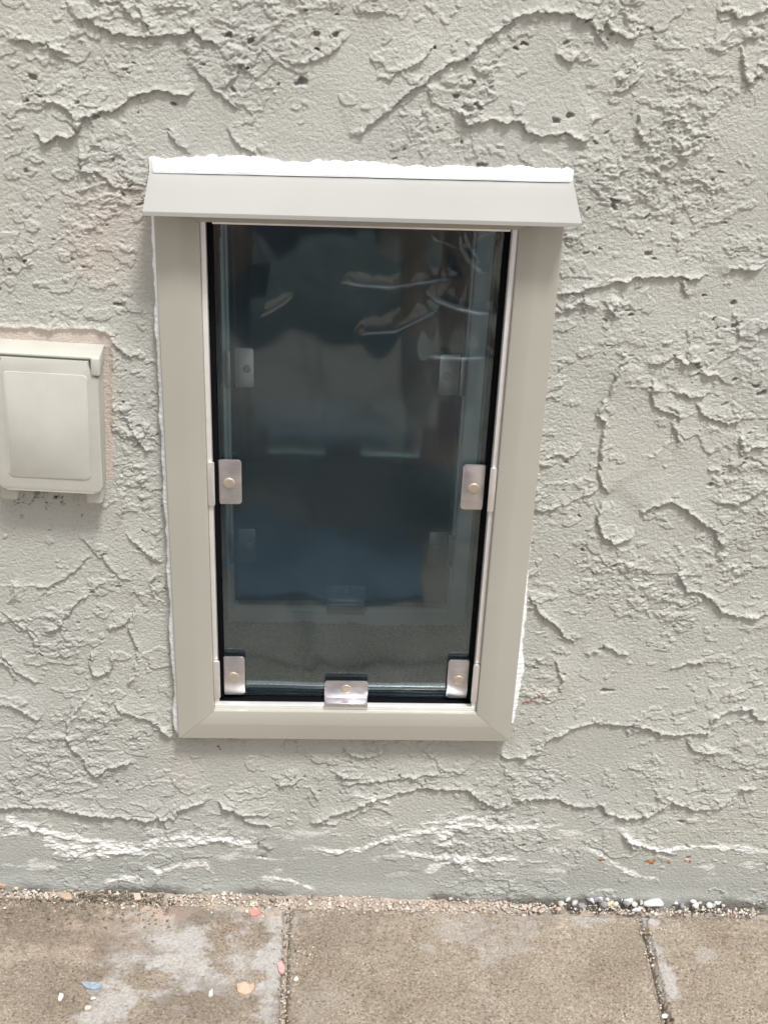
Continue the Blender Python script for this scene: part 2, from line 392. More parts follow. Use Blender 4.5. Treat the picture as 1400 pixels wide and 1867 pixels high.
PITS = [(320,189,3),(455,118,3),(415,62,4),(460,72,4),(575,60,4),(612,60,4),(552,148,6),(545,150,5),(578,90,3),(60,140,5),(52,180,3),(48,475,4),(22,490,3),(216,553,4),
 (1012,217,5),(1037,209,4),(850,195,6),(870,190,6),(830,175,4),(940,85,4),(955,80,3),(790,86,3),(880,298,6),(958,303,4),(1120,365,5),(1118,378,4),(1180,460,5),(1190,468,3),
 (1283,537,3),(1336,552,4),(1301,580,3),(1340,590,5),(1150,572,4),(1335,692,4),(1295,880,6),(1378,700,5),(1385,715,5),(1356,835,3),(1350,842,3),(1268,660,4),(1272,667,4),
 (1100,1257,6),(1110,1257,5),(1120,1027,4),(1058,1000,4),(1055,938,3),(1240,1495,6),(1250,1540,5),(1253,1560,4),(952,1537,5),(982,1533,4),(480,1560,5),(1095,1180,6),
 (1180,395,3),(1210,1080,3),(70,895,4),(65,903,3),(40,940,4),(100,905,3),(850,1040,3)]

OPEN = (-0.142, 0.151, 0.192, 0.828)     # hole through the wall
def axis(segs):
    a = [segs[0][0]]
    for x0, x1, st in segs:
        n = max(1, int(round((x1 - x0) / st))); a += list(np.linspace(x0, x1, n + 1)[1:])
    return np.array(a)
def polyline_field(X, Z, pts, margin):
    """index box, nearest signed distance, arclength, total"""
    P = np.array([on_wall(*p)[[0, 2]] for p in pts])
    x0, z0 = P.min(0) - margin; x1, z1 = P.max(0) + margin
    i0, i1 = np.searchsorted(X[0], (x0, x1)); j0, j1 = np.searchsorted(Z[:, 0], (z0, z1))
    return P, slice(j0, j1), slice(i0, i1)
def field(xw, zw, P):
    best = np.full(xw.shape, 1e9); sg = np.zeros_like(xw); arc = np.zeros_like(xw); s = 0
    for a, b in zip(P, P[1:]):
        d = b - a; L = math.hypot(*d) + 1e-9
        t = np.clip(((xw - a[0]) * d[0] + (zw - a[1]) * d[1]) / (L * L), 0, 1)
        px = xw - a[0] - t * d[0]; pz = zw - a[1] - t * d[1]; dist = np.hypot(px, pz)
        side = np.sign(d[0] * pz - d[1] * px)          # left of travel (x right, z up)
        m = dist < best
        best = np.where(m, dist, best); sg = np.where(m, side, sg); arc = np.where(m, s + t * L, arc); s += L
    return best, sg, arc, s
def build_wall():
    xs = axis([(-3.2, -1.2, .06), (-1.2, -.44, .006), (-.44, .50, .00085), (.50, 1.2, .006), (1.2, 3.2, .06)])
    zs = axis([(-.10, -.03, .01), (-.03, 1.03, .00085), (1.03, 1.6, .006), (1.6, 2.7, .06)])
    X, Z = np.meshgrid(xs, zs)
    wx = X + .0030 * fbm(X * 95, Z * 95, 3, 3) + .0014 * gnoise(X * 230, Z * 230, 15) + .0009 * gnoise(X * 480, Z * 480, 5)
    wz = Z + .0030 * fbm(X * 95 + 50, Z * 95, 9, 3) + .0014 * gnoise(X * 230, Z * 230, 16) + .0009 * gnoise(X * 480, Z * 480, 6)
    H = np.full(X.shape, .0025)
    H += .0022 * fbm(X * 7, Z * 7, 1, 3)
    calm = np.zeros_like(X)
    for u, v, r in SMOOTH:
        c = on_wall(u, v); rr = r * .0005
        calm = np.maximum(calm, np.exp(-(((X - c[0]) ** 2 + (Z - c[2]) ** 2) / (rr * rr))))
    edge_rough = np.zeros_like(X)
    for sx, sz, sd0, thr, amp in ((11, 16, 201, .30, .0013), (26, 36, 202, .33, .0011), (50, 64, 204, .33, .0010)):
        f = fbm(wx * sx + sd0, wz * sz, sd0, 3, .5) - thr - .25 * calm - .08 * (Z < .05)
        k = f / (sx * .9)                                   # roughly metres to the island's rim
        H += amp * sstep(-.0003, .0009, k) * (1 - .55 * sstep(.001, .014, k))
        H -= .25 * amp * np.exp(-np.maximum(-k, 0) / .0012) * (k < 0)
        edge_rough = np.maximum(edge_rough, .45 * np.exp(-(k / .0022) ** 2))
    rng = random.Random(4)
    E = [(a, L, np.array([on_wall(*p)[[0, 2]] for p in pts])) for a, L, pts in EDGES]
    # the same trowel work goes on over the rest of the wall
    for k in range(150):
        inside = k < 34
        if inside: cx, cz = rng.uniform(-.42, .48), rng.uniform(.02, 1.02)
        else:
            cx, cz = rng.uniform(-1.3, 1.3), rng.uniform(.02, 1.7)
            if -.42 < cx < .48 and cz < 1.0: continue
        a = rng.uniform(-.7, .7) + (math.pi if rng.random() < .1 else 0); n = rng.randint(3, 7); p = [(cx, cz)]
        for _ in range(n):
            a += rng.uniform(-.8, .8); st = rng.uniform(.008, .022) * (.7 if inside else 2)
            p.append((p[-1][0] + st * math.cos(a), p[-1][1] + st * math.sin(a)))
        E.append((rng.uniform(.8, 1.7) if inside else rng.uniform(1.6, 3), rng.uniform(7, 18), np.array(p)))
    rough = edge_rough
    for amp, L, P in E:
        amp *= .001; L *= .001; mg = L * 2.6 + .004
        x0, z0 = P.min(0) - mg; x1, z1 = P.max(0) + mg
        i0, i1 = np.searchsorted(xs, (x0, x1)); j0, j1 = np.searchsorted(zs, (z0, z1))
        if i1 <= i0 or j1 <= j0: continue
        s = np.s_[j0:j1, i0:i1]
        d, sg, arc, T = field(wx[s], wz[s], P)
        e = np.minimum(.012, T * .25)
        wgt = sstep(0, e, arc) * sstep(0, e, T - arc)
        sd_ = d * sg
        n = np.clip(.75 + 1.5 * gnoise(X[s] * 190, Z[s] * 190, 21), 0, 2)
        body = np.exp(-np.maximum(sd_, 0) / L) - math.exp(-2.6)
        lip = .5 * np.exp(-((sd_ - .0016) / .0016) ** 2)
        up = sstep(-.0003, .0006, sd_)
        dip = -.45 * np.exp(-np.maximum(-sd_, 0) / .0022) * (sd_ < .0003)
        H[s] += amp * wgt * (np.maximum(body, 0) * up * 1.0 + lip * up * n + dip)
        rough[s] = np.maximum(rough[s], wgt * .75 * np.exp(-(sd_ / .006) ** 2))
    white = np.zeros_like(X)
    for amp, hw, pts in STREAKS:
        P = np.array([on_wall(*p)[[0, 2]] for p in pts]); hw *= .001; amp *= .001
        x0, z0 = P.min(0) - .02; x1, z1 = P.max(0) + .02
        i0, i1 = np.searchsorted(xs, (x0, x1)); j0, j1 = np.searchsorted(zs, (z0, z1)); s = np.s_[j0:j1, i0:i1]
        d, sg, arc, T = field(wx[s], wz[s] , P)
        wgt = sstep(0, .012, arc) * sstep(0, .012, T - arc)
        hw *= 1.7; h2 = hw * np.clip(1 + 1.8 * fbm(X[s] * 70, Z[s] * 110, 31, 4, .6), .15, 3)
        H[s] += 1.25 * amp * wgt * np.exp(-(d / (h2 + 1e-4)) ** 2) * (.8 + .8 * gnoise(X[s] * 180, Z[s] * 260, 33))
        white[s] = np.maximum(white[s], wgt * sstep(h2 * 1.5, h2 * .5, d) * (.9 + .6 * gnoise(X[s] * 220, Z[s] * 220, 77)))
    for u, v, r, st in CRUMBS:
        c = on_wall(u, v); rr = r * .0005
        rough = np.maximum(rough, st * np.exp(-(((wx - c[0]) ** 2 + (wz - c[2]) ** 2) / (rr * rr))))
    far = 1 - sstep(.55, .6, np.maximum(np.abs(X - .03), Z - .45))
    base = .38 + .34 * sstep(-.15, .35, fbm(X * 9, Z * 9, 61, 3)) 
    rough = np.maximum(rough, base)
    for u, v, r in SMOOTH:
        c = on_wall(u, v); rr = r * .0005
        rough *= 1 - .72 * np.exp(-(((wx - c[0]) ** 2 + (wz - c[2]) ** 2) / (rr * rr)))
    # rough crumbly grain: rounded lumps with sharp creases
    def lumps(fx, fz, seed):
        return 1 - 2.0 * np.abs(gnoise(wx * fx, wz * fz, seed))
    g = .42 * lumps(120, 210, 41) + .42 * lumps(220, 340, 42) + .34 * lumps(400, 520, 43)
    H += .0021 * rough * (g - .35)
    cl = fbm(X * 60, Z * 85, 55, 3)
    H += .0030 * sstep(.45, .95, rough) * sstep(.0, .26, cl) * (.35 + .75 * lumps(190, 240, 47))
    H -= .0014 * sstep(.5, .95, rough) * sstep(.24, .42, gnoise(wx * 240, wz * 300, 49))
    H += .00026 * fbm(X * 300, Z * 420, 71, 3)
    rng = random.Random(11); pits = [(*on_wall(u, v)[[0, 2]], r * .00042) for u, v, r in PITS]
    for k in range(900):
        pits.append((rng.uniform(-.42, .48), rng.uniform(.03, 1.02), -rng.uniform(.0005, .0014)))
    for px, pz, r in pits:
        rnd = r < 0; r = abs(r); i = min(np.searchsorted(xs, px), len(xs) - 1); j = min(np.searchsorted(zs, pz), len(zs) - 1)
        if rnd and (rough[j, i] < .45 or pz < .12): continue
        i0, i1 = np.searchsorted(xs, (px - 4 * r, px + 4 * r)); j0, j1 = np.searchsorted(zs, (pz - 4 * r, pz + 4 * r)); s = np.s_[j0:j1, i0:i1]
        a = rng.uniform(-.8, .8); ca, sa = math.cos(a), math.sin(a)
        dx = wx[s] - px; dz = wz[s] - pz; q = ((dx * ca + dz * sa) / 1.6) ** 2 + (-dx * sa + dz * ca) ** 2
        H[s] -= (.0060 if not rnd else .0036) * sstep(1.3, .6, np.sqrt(q) / r)
    # collar around the outlet: flush patch of filler
    def rect_sd(x, z, x0, x1, z0, z1, r):
        cx, cz = (x0 + x1) / 2, (z0 + z1) / 2; qx = np.abs(x - cx) - (x1 - x0) / 2 + r; qz = np.abs(z - cz) - (z1 - z0) / 2 + r
        return np.hypot(np.maximum(qx, 0), np.maximum(qz, 0)) + np.minimum(np.maximum(qx, qz), 0) - r
    sdc = rect_sd(X - .05 * (Z - .61) + .0018 * fbm(X * 60, Z * 60, 87, 3), Z + .0018 * fbm(X * 60 + 9, Z * 60, 88, 3), -.42, -.2235, .536, .6965, .014)
    inner = sstep(.001, -.001, sdc)
    H = H * (1 - inner) + inner * (.0028 + .0003 * fbm(X * 200, Z * 200, 91, 3))
    ring = np.exp(-((sdc - .001) / .0022) ** 2) * (Z > .60)
    H += .0026 * ring * (.55 + .8 * np.abs(fbm(X * 90, Z * 90, 93, 3)))
    pink = inner * 1.1 * sstep(.533, .54, Z) + .55 * ring
    # soft pinkish area left of the door
    c = on_wall(200, 425); q = ((X - c[0]) / .038) ** 2 + ((Z - c[2]) / .048) ** 2
    pink = np.maximum(pink, .5 * sstep(1.7, .2, q + .9 * fbm(X * 28, Z * 28, 101, 4)))
    # smooth shaded area under the outlet
    c = on_wall(90, 935); q = ((X - c[0]) / .06) ** 2 + ((Z - c[2]) / .016) ** 2
    H = H * (1 - .8 * np.exp(-q)) + .8 * np.exp(-q) * .0022
    # foot of the wall: smoother and greyer, swelling out a little at the ground
    low = sstep(.115, .035, Z + .030 * fbm(X * 10, Z * 14, 111, 3) + .012 * (X > .1))
    H = H * (1 - .12 * low) + .12 * low * .003
    Zg = Z - SLOPE * X
    H += .0020 * sstep(.022, -.002, Zg + .004 * fbm(X * 25, Z * 25, 117, 2))
    dirt = .6 * sstep(.010, .000, Zg + .008 * fbm(X * 40, Z * 60, 121, 4)) * sstep(-.15, .15, gnoise(X * 14, Z * 0 + .5, 125) + .3 * (X > .2) + .2 * (X < -.2) - .25)
    scuff = sstep(.24, .5, fbm(X * 22, Z * 60, 141, 5, .62)) * sstep(.02, .04, Z) * sstep(.15, .09, Z) * sstep(-.25, .3, fbm(X * 6, Z * 6, 143, 2) + .1)
    white = np.maximum(white, .75 * scuff)
    # filler stains near the patched sides of the door
    for u, v, rr in ((345,1400,.02),(330,1390,.012),(1000,1260,.01)):
        c = on_wall(u, v); q = ((X - c[0]) ** 2 + (Z - c[2]) ** 2) / rr ** 2; pink = np.maximum(pink, .3 * np.exp(-q))
    # dark specks where the old coat shows below the outlet
    rng = random.Random(5)
    for k in range(46):
        u, v = (rng.uniform(28, 120), rng.uniform(900, 918)) if k < 34 else (rng.uniform(20, 180), rng.uniform(915, 965))
        c = on_wall(u, v); r = rng.uniform(.0004, .0012); i0, i1 = np.searchsorted(xs, (c[0] - .004, c[0] + .004)); j0, j1 = np.searchsorted(zs, (c[2] - .004, c[2] + .004)); s = np.s_[j0:j1, i0:i1]
        q = np.hypot(wx[s] - c[0], (wz[s] - c[2]) * 1.4) / r; dirt[s] = np.maximum(dirt[s], .9 * sstep(1.4, .7, q)); H[s] -= .0008 * sstep(1.5, .6, q)
    H = np.maximum(H, -.0065)
    # flatten under the door frame so nothing pokes through
    sdf = rect_sd(X, Z, -.1745, .1745, .242, .842, .0)
    H = H * sstep(-.004, .001, sdf) + .0005 * (1 - sstep(-.004, .001, sdf))
    global WX, WZ, WH; WX, WZ, WH = xs, zs, H
    V = np.stack([X, -H, Z], -1).reshape(-1, 3)
    nx, nz = len(xs), len(zs)
    idx = np.arange(nx * nz).reshape(nz, nx)
    cx = (xs[:-1] + xs[1:]) / 2; cz = (zs[:-1] + zs[1:]) / 2; CX, CZ = np.meshgrid(cx, cz)
    keep = ~((CX > OPEN[0]) & (CX < OPEN[1]) & (CZ > .246) & (CZ < OPEN[3]))
    Q = np.stack([idx[:-1, :-1], idx[:-1, 1:], idx[1:, 1:], idx[1:, :-1]], -1)[keep]
    col = np.stack([np.clip(pink, 0, 1), np.clip(white, 0, 1), np.clip(dirt, 0, 1), np.clip(low, 0, 1)], -1).reshape(-1, 4)
    used = np.zeros(len(V), bool); used[Q.ravel()] = True; rem = np.cumsum(used) - 1
    return mesh_np('stucco_wall', V[used], rem[Q], M_WALL, colors=col[used])
wall = build_wall()
tag(wall, 'grey-beige painted stucco wall with rough trowelled plaster ridges and pits', 'wall')
# thickness of the wall round the passage, and the room behind
bm = bmesh.new(); T0 = 0.022; DP = 0.262
add_box(bm, -3.2, OPEN[0], T0, DP, -.1, 2.7); add_box(bm, OPEN[1], 3.2, T0, DP, -.1, 2.7)
add_box(bm, OPEN[0], OPEN[1], T0, DP, -.1, OPEN[2]); add_box(bm, OPEN[0], OPEN[1], T0, DP, OPEN[3], 2.7)
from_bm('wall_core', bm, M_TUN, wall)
bm = bmesh.new()
for b in ((-2.2, 2.2, DP + .03, 3.2, -.12, -.02), (-2.2, 2.2, DP + .03, 3.2, 2.5, 2.6), (-2.3, -2.2, DP + .03, 3.2, -.1, 2.6), (2.2, 2.3, DP + .03, 3.2, -.1, 2.6), (-2.2, 2.2, 3.2, 3.3, -.1, 2.6)):
    add_box(bm, *b)
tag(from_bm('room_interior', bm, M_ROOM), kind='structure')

def wall_h(x, z): return WH[min(np.searchsorted(WZ, z), len(WZ) - 1), min(np.searchsorted(WX, x), len(WX) - 1)]
def skin_mark(name, blobs, mat):
    bm = bmesh.new()
    for u, v, ru, rv in blobs:
        c = on_wall(u, v); n = 9; ring = []
        for k in range(n):
            a = 2 * math.pi * k / n; q = random.uniform(.55, 1.15); x = c[0] + ru * .0005 * q * math.cos(a); z = c[2] + rv * .0006 * q * math.sin(a)
            ring.append(bm.verts.new((x, -wall_h(x, z) - .0003, z)))
        m = bm.verts.new((c[0], -wall_h(c[0], c[2]) - .0008, c[2]))
        for k in range(n): bm.faces.new((ring[k], ring[(k + 1) % n], m))
    return from_bm(name, bm, mat, wall)
random.seed(3)
skin_mark('rust_spot', [(1092,1563,7,3),(1098,1562,4,3),(1178,1566,7,3),(1186,1569,6,5),(1192,1564,3,4),(1218,1569,5,3),(1248,1566,4,2),(1256,1567,3,4)], simple('rust', (.42, .13, .03), .9, 0, .4, 300))
skin_mark('red_crayon_mark', [(952 + 31 * t, 1279 - 14 * t, 2.5, 1.5) for t in (0, .1, .18, .3, .42, .5, .64, .75, .9, 1)] + [(399,1357,3,4),(402,1362,2,3)], simple('red_mark', (.35, .03, .03), .9))
# ------------------------------------------------------------------ pet door
DX0, DX1, DZ0, DZ1 = -.175, .175, .2415, .832
IX, IZ0, IZ1 = .137, .2825, .8055
door = empty('pet_door', (0, 0, DZ0))
tag(door, 'beige metal framed pet door with dark tinted clear flap set in the stucco wall', 'pet door')
def P_(o): o.location = (0, 0, -DZ0); return o          # children are modelled in world coordinates
# outer frame: four mitred lengths of one profile
prof = [(0.0, .003), (0.0, -.0190), (.0010, -.0200), (.0205, -.0222), (.0222, -.0222), (.0368, -.0212), (.0378, -.0206), (.0382, -.0190), (.0382, .014)]
bm = bmesh.new()
FW = .038; g = .00018
def member(p0, p1, q0, q1):
    """outer edge p0->p1, inner edge q0->q1 (x,z)"""
    a = []; L = math.hypot(p1[0] - p0[0], p1[1] - p0[1]); ux, uz = (p1[0] - p0[0]) / L, (p1[1] - p0[1]) / L
    for s, (po, qi) in enumerate(((p0, q0), (p1, q1))):
        row = []
        for u, y in prof:
            t = u / FW; sg = g if s == 0 else -g
            row.append(bm.verts.new((po[0] + (qi[0] - po[0]) * t + ux * sg, y, po[1] + (qi[1] - po[1]) * t + uz * sg)))
        a.append(row)
    for k in range(len(prof) - 1): bm.faces.new((a[0][k], a[0][k + 1], a[1][k + 1], a[1][k]))
    bm.faces.new(a[0]); bm.faces.new(a[1][::-1])
O = [(DX0, DZ0), (DX1, DZ0), (DX1, DZ1), (DX0, DZ1)]; I = [(-IX, IZ0 - .003), (IX, IZ0 - .003), (IX, .805), (-IX, .805)]
for k in range(4): member(O[k], O[(k + 1) % 4], I[k], I[(k + 1) % 4])
P_(from_bm('frame', bm, M_FRAME, door))
# drip cap
bm = bmesh.new(); A = [(-.1785, -.0005, .8465), (.1812, -.0005, .8475)]
th = .0016
TL, TR = Vector((-.1787, .0, .8440)), Vector((.1812, .0, .8455)); BL, BR = Vector((-.1802, -.050, .8226)), Vector((.1842, -.050, .8224))
def slab(pts, off, mid=0):
    a = [bm.verts.new(p) for p in pts]; b = [bm.verts.new(Vector(p) + Vector(off)) for p in pts]
    bm.faces.new(a); bm.faces.new(b[::-1])
    for i in range(len(pts)): bm.faces.new((a[i], b[i], b[(i + 1) % len(pts)], a[(i + 1) % len(pts)]))
slab([TL, TR, BR, BL], (0, 0, -th))
slab([BL + Vector((0, -.0002, .0002)), BR + Vector((0, -.0002, .0002)), BR + Vector((0, -.0002, -.0036)), BL + Vector((0, -.0002, -.0036))], (0, .0014, 0))
bmesh.ops.bevel(bm, geom=[e for e in bm.edges], offset=.0003, segments=2, affect='EDGES')
P_(from_bm('drip_cap', bm, M_AWN, door))
# aluminium inner lips
bm = bmesh.new()
for x0, x1, z0, z1 in ((-IX + .0004, -.1322, IZ0, IZ1 - .001), (.1318, IX - .0004, IZ0, IZ1 - .001)): add_box(bm, x0, x1, -.0150, .016, z0, z1, .0004)
add_box(bm, -IX + .0006, IX - .0006, -.0160, -.0090, IZ0 - .0028, IZ0 + .0010, .0004)
add_box(bm, -.1262, .1298, -.0148, .016, IZ1 - .0040, IZ1 - .0006, .0004)
P_(from_bm('lip_strip', bm, M_ALU, door))
# black pile weather strip
bm = bmesh.new()
for x0, x1 in ((-.1320, -.1240), (.1240, .1316)): add_box(bm, x0, x1, .0068, .018, IZ0, IZ1 - .001, .0006)
for x0, x1 in ((-.1320, -.1274), (.1274, .1316)): add_box(bm, x0, x1, -.004, .0066, IZ0 + .002, IZ1 - .001, .0006)
add_box(bm, -.1322, .1318, .0068, .018, IZ0 - .002, IZ0 + .0025, .0006)
add_box(bm, -.1322, .1318, -.0086, .0062, IZ0 - .006, IZ0 - .0015, .0006)
for s in (-1, 1): # pile tufts at the upper corners
    for k in range(14):
        x = s * (.1268 - random.random() * .004); z = .782 + random.random() * .014
        add_box(bm, x - .002, x + .002, .0085, .013, z - .003, z + .003, .0012)
P_(from_bm('weather_strip', bm, M_BRUSH, door))

# flaps: sheets of vinyl, the outer one with creases added for glints
CREASES = [  # points along the reflected glints, kinks shaped to catch the sun, height mm, half width mm
 ([(772,532),(800,550),(835,564),(875,573),(912,573)], 2.6, 1.3),
 ([(612,514),(660,522),(715,525),(770,517),(845,505)], 1.7, 1.1),
 ([(636,615),(668,609),(720,606),(765,585),(808,562)], 1.6, 1.1),
 ([(764,660),(790,652),(850,655),(908,652)], 2.6, 1.4),
 ([(838,425),(842,455),(858,480),(878,497),(895,500)], 1.3, .8),
 ([(846,420),(852,445),(868,468),(878,478)], 1.2, .8),
 ([(788,420),(790,436),(800,440),(805,425)], .8, .8),
 ([(462,583),(500,565),(545,533)], .9, 1.2),
 ([(660,405),(668,415),(662,424)], .3, .7),
]
def flap(name, x0, x1, z0, z1, y, mat, creases, seed):
    xs = np.linspace(x0, x1, 420); zs = np.linspace(z0, z1, 900 if creases else 200)
    if not creases: xs = np.linspace(x0, x1, 90)
    X, Z = np.meshgrid(xs, zs); H = .0010 * fbm(X * 7, Z * 5, seed, 2) + .0006 * np.sin((Z - z0) * 9 + X * 4)
    H -= .0006 * sstep(.0, 1.0, 1 - (Z - z0) / .010) * (1 - (X / x1) ** 2)
    for pts, amp, hw in (CREASES if creases else []):
        P = np.array([on_wall(*p, y)[[0, 2]] for p in pts]); amp *= .001; hw *= .001
        d, sg, arc, T = field(X, Z, P); up = np.where(sg > 0, d, -d)
        st = .5 * (1 + np.tanh(up / hw)) * np.exp(-np.maximum(up, 0) / .011)        # a soft kink: the sheet steps back, then eases out again
        H -= amp * np.clip(.9 + .5 * gnoise(arc * 60, arc * 0 + .4, 5), .2, 1.3) * sstep(0, .018, arc) * sstep(0, .018, T - arc) * st
    n = X.size; t = .0025
    V = np.concatenate([np.stack([X, y - H, Z], -1).reshape(-1, 3), np.stack([X, y - H + t, Z], -1).reshape(-1, 3)])
    idx = np.arange(n).reshape(X.shape)
    Q = np.stack([idx[:-1, :-1], idx[:-1, 1:], idx[1:, 1:], idx[1:, :-1]], -1).reshape(-1, 4)
    Q = np.concatenate([Q, Q[:, ::-1] + n])
    ring = np.concatenate([idx[0, :-1], idx[:-1, -1], idx[-1, :0:-1], idx[:0:-1, 0]]); r2 = np.roll(ring, -1)
    Q = np.concatenate([Q, np.stack([r2, ring, ring + n, r2 + n], -1)])
    return P_(mesh_np(name, V, Q, mat, door))
flap('flap', -.1270, .1270, IZ0 - .0005, IZ1 - .0045, .0022, M_FLAP, True, 3)
# clips: bent steel plate + hinge leaf, with a rivet
def side_clip(s, z0, z1, y=-.0012, inner=False):
    l_0, l_1 = z0, z1; z0 -= .0056; z1 -= .0056; bm = bmesh.new(); a, b = (.1055, .1268) if s > 0 else (-.1268, -.1055)
    rr = (.0008, .0035, .0035, .0008) if s < 0 else (.0035, .0008, .0008, .0035)
    if inner: a, b = a + s * .000, b
    add_prism(bm, round_poly(a, b, z0, z1, rr), y - .0014, y, .0004)
    # leaf on the frame lip
    l0, l1 = (.1300, .1366) if s > 0 else (-.1366, -.1300)
    add_box(bm, *((.1268, .1300) if s > 0 else (-.1300, -.1268)), y + .0002, y + .0016, z0 + .002, z1 - .002, .0004)
    c = P_(from_bm('clip', bm, M_STEEL, door))
    bm = bmesh.new(); add_prism(bm, round_poly(l0, l1, l_0 + .0006, l_1 - .0004, (.0016,) * 4, 3), y - .0166, y - .0146, .0005); from_bm('clip_leaf', bm, M_LEAF, c)
    bm = bmesh.new(); add_disc(bm, (a + b) / 2 + s * .0012, (z0 + z1) / 2 - .001, .0056, y - .0028, y - .0012)
    r = from_bm('rivet', bm, M_RIVET, c, smooth=False)
    return c
CL = [(-1, .5236, .5718), (1, .5222, .5712), (-1, .2927, .3412), (1, .2915, .3405)]
for s, z0, z1 in CL: side_clip(s, z0, z1)
def mid_clip(zb, zt, y):
    bm = bmesh.new(); add_prism(bm, round_poly(-.0226, .0227, zb + .0005, zt, (.0006, .0006, .0032, .0032)), y - .0014, y, .0004)
    add_box(bm, -.0229, .0229, y - .0165, y - .0145, zb + .0030, zb + .0080, .0005)
    add_box(bm, -.0225, .0225, y - .0147, y, zb + .0030, zb + .0042, .0003)
    c = P_(from_bm('clip', bm, M_STEEL, door))
    bm = bmesh.new(); add_disc(bm, .0002, (zb + zt) / 2 + .0030, .0054, y - .0026, y - .0012)
    from_bm('rivet', bm, M_RIVET, c)
mid_clip(.2805, .3062, -.0018)
# inner end of the passage: second frame and flap
YB = .262
bm = bmesh.new()
for x0, x1, z0, z1 in ((-.150, -.1365, .18, .80), (.1310, .160, .18, .80), (-.1367, .1312, .18, .2120), (-.1367, .1312, .772, .80)): add_box(bm, x0, x1, YB + .0005, YB + .02, z0, z1, .0006)
for x0, x1, z0, z1 in ((-.1367, -.1345, .212, .772), (.1288, .1312, .212, .772), (-.1345, .1288, .2122, .2160)): add_box(bm, x0, x1, YB - .004, YB + .018, z0, z1, .0006)
P_(from_bm('inner_frame', bm, simple('white_aluminium', (.88, .91, .91), .4, .0, .05, 20), door))
flap('inner_flap', -.1295, .1262, .2180, .770, YB + .004, M_FLAP2, False, 8)
def inner_clip(s, z0, z1):
    y = YB + .001; bm = bmesh.new(); a, b = (.1010, .1230) if s > 0 else (-.1285, -.1076)
    rr = (.0008, .0035, .0035, .0008) if s < 0 else (.0035, .0008, .0008, .0035)
    add_prism(bm, round_poly(a, b, z0, z1, rr), y - .0014, y, .0004)
    l0, l1 = (.1245, .1310) if s > 0 else (-.1385, -.1335)
    add_box(bm, l0, l1, y - .007, y - .005, z0 + .001, z1 - .001, .0005)
    c = P_(from_bm('clip', bm, M_STEEL, door))
    bm = bmesh.new(); add_disc(bm, (a + b) / 2 - s * .003, (z0 + z1) / 2 - .001, .0046, y - .0026, y - .0012); from_bm('rivet', bm, M_RIVET, c)
for s, z0, z1 in ((-1, .5168, .5650), (1, .5130, .5625), (-1, .2830, .3300), (1, .2830, .3300)): inner_clip(s, z0, z1)
bm = bmesh.new(); y = YB + .001
add_box(bm, -.0204, .0262, y - .0014, y, .224, .2500, .0004); add_box(bm, -.0210, .0268, y - .008, y - .0066, .2120, .2230, .0005); add_box(bm, -.0206, .0264, y - .0070, y, .2210, .2250, .0004)
c = P_(from_bm('clip', bm, M_STEEL, door)); bm = bmesh.new(); add_disc(bm, .003, .2430, .003, y - .0024, y - .0012); from_bm('rivet', bm, M_RIVET, c)
# passage floor with a ragged end and side linings
xs = np.linspace(OPEN[0], OPEN[1], 260); ys = np.linspace(.024, YB - .001, 200); X, Y = np.meshgrid(xs, ys)
endr = sstep(YB - .012, YB - .002, Y)
Zf = OPEN[2] + .0016 + .0010 * fbm(X * 40, Y * 40, 5, 3) + .0005 * fbm(X * 300, Y * 300, 6, 2) + endr * (.0020 + .0035 * fbm(X * 30, Y * 0, 9, 3) + .0012 * gnoise(X * 400, Y * 400, 3) - .002 * (X > .02))
idx = np.arange(X.size).reshape(X.shape)
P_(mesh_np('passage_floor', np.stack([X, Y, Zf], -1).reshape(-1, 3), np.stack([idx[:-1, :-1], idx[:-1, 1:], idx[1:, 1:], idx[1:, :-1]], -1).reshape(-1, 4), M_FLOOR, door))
# sealant beads: lumpy strips squeezed out beside the frame
def bead(path, widths, n_along, y0, h, seed, ragged=.35, n_across=22):
    """path: (x,z) points of the clean edge, the bead spreads to the left of travel; widths: matching widths"""
    P = np.array(path); L = np.concatenate([[0], np.cumsum(np.hypot(*np.diff(P, axis=0).T))]); s = np.linspace(0, L[-1], n_along)
    px = np.interp(s, L, P[:, 0]); pz = np.interp(s, L, P[:, 1]); wd = np.interp(s, L, widths)
    tx, tz = np.gradient(px), np.gradient(pz); q = np.hypot(tx, tz); nx_, nz_ = -tz / q, tx / q
    wd = wd * (1 + ragged * (1.6 * gnoise(s * 28, s * 0 + .3, seed) + .9 * gnoise(s * 95, s * 0 + .3, seed + 1) + .35 * gnoise(s * 420, s * 0 + .7, seed + 2)))
    t = np.linspace(0, 1, n_across)[:, None]
    X = px + nx_ * wd * t; Z = pz + nz_ * wd * t
    prof_ = np.sqrt(np.clip(1 - t ** 3, 0, 1)) * (1 + .12 * gnoise(X * 60, Z * 320, seed + 4)) + .06 * np.sin(t * 9) * (1 - t)
    Y = y0 - h * prof_ * np.minimum(1, wd / .004)
    endf = sstep(0, .004, s) * sstep(0, .004, L[-1] - s); Y = y0 + (Y - y0) * (.25 + .75 * endf)
    X = np.vstack([X, X[-1]]); Z = np.vstack([Z, Z[-1]]); Y = np.vstack([Y, np.full(n_along, .002)])
    idx = np.arange(X.size).reshape(X.shape)
    return np.stack([X, Y, Z], -1).reshape(-1, 3), np.stack([idx[:-1, :-1], idx[:-1, 1:], idx[1:, 1:], idx[1:, :-1]], -1).reshape(-1, 4)
Vs, Qs, o = [], [], 0
def addb(*a, **k):
    global o
    V, Q = bead(*a, **k); Vs.append(V); Qs.append(Q + o); o += len(V)
addb([(-.1785, .8420), (0, .8431), (.1808, .8437)], [.0150, .0118, .0112], 1400, -.0035, .0030, 3, .27)
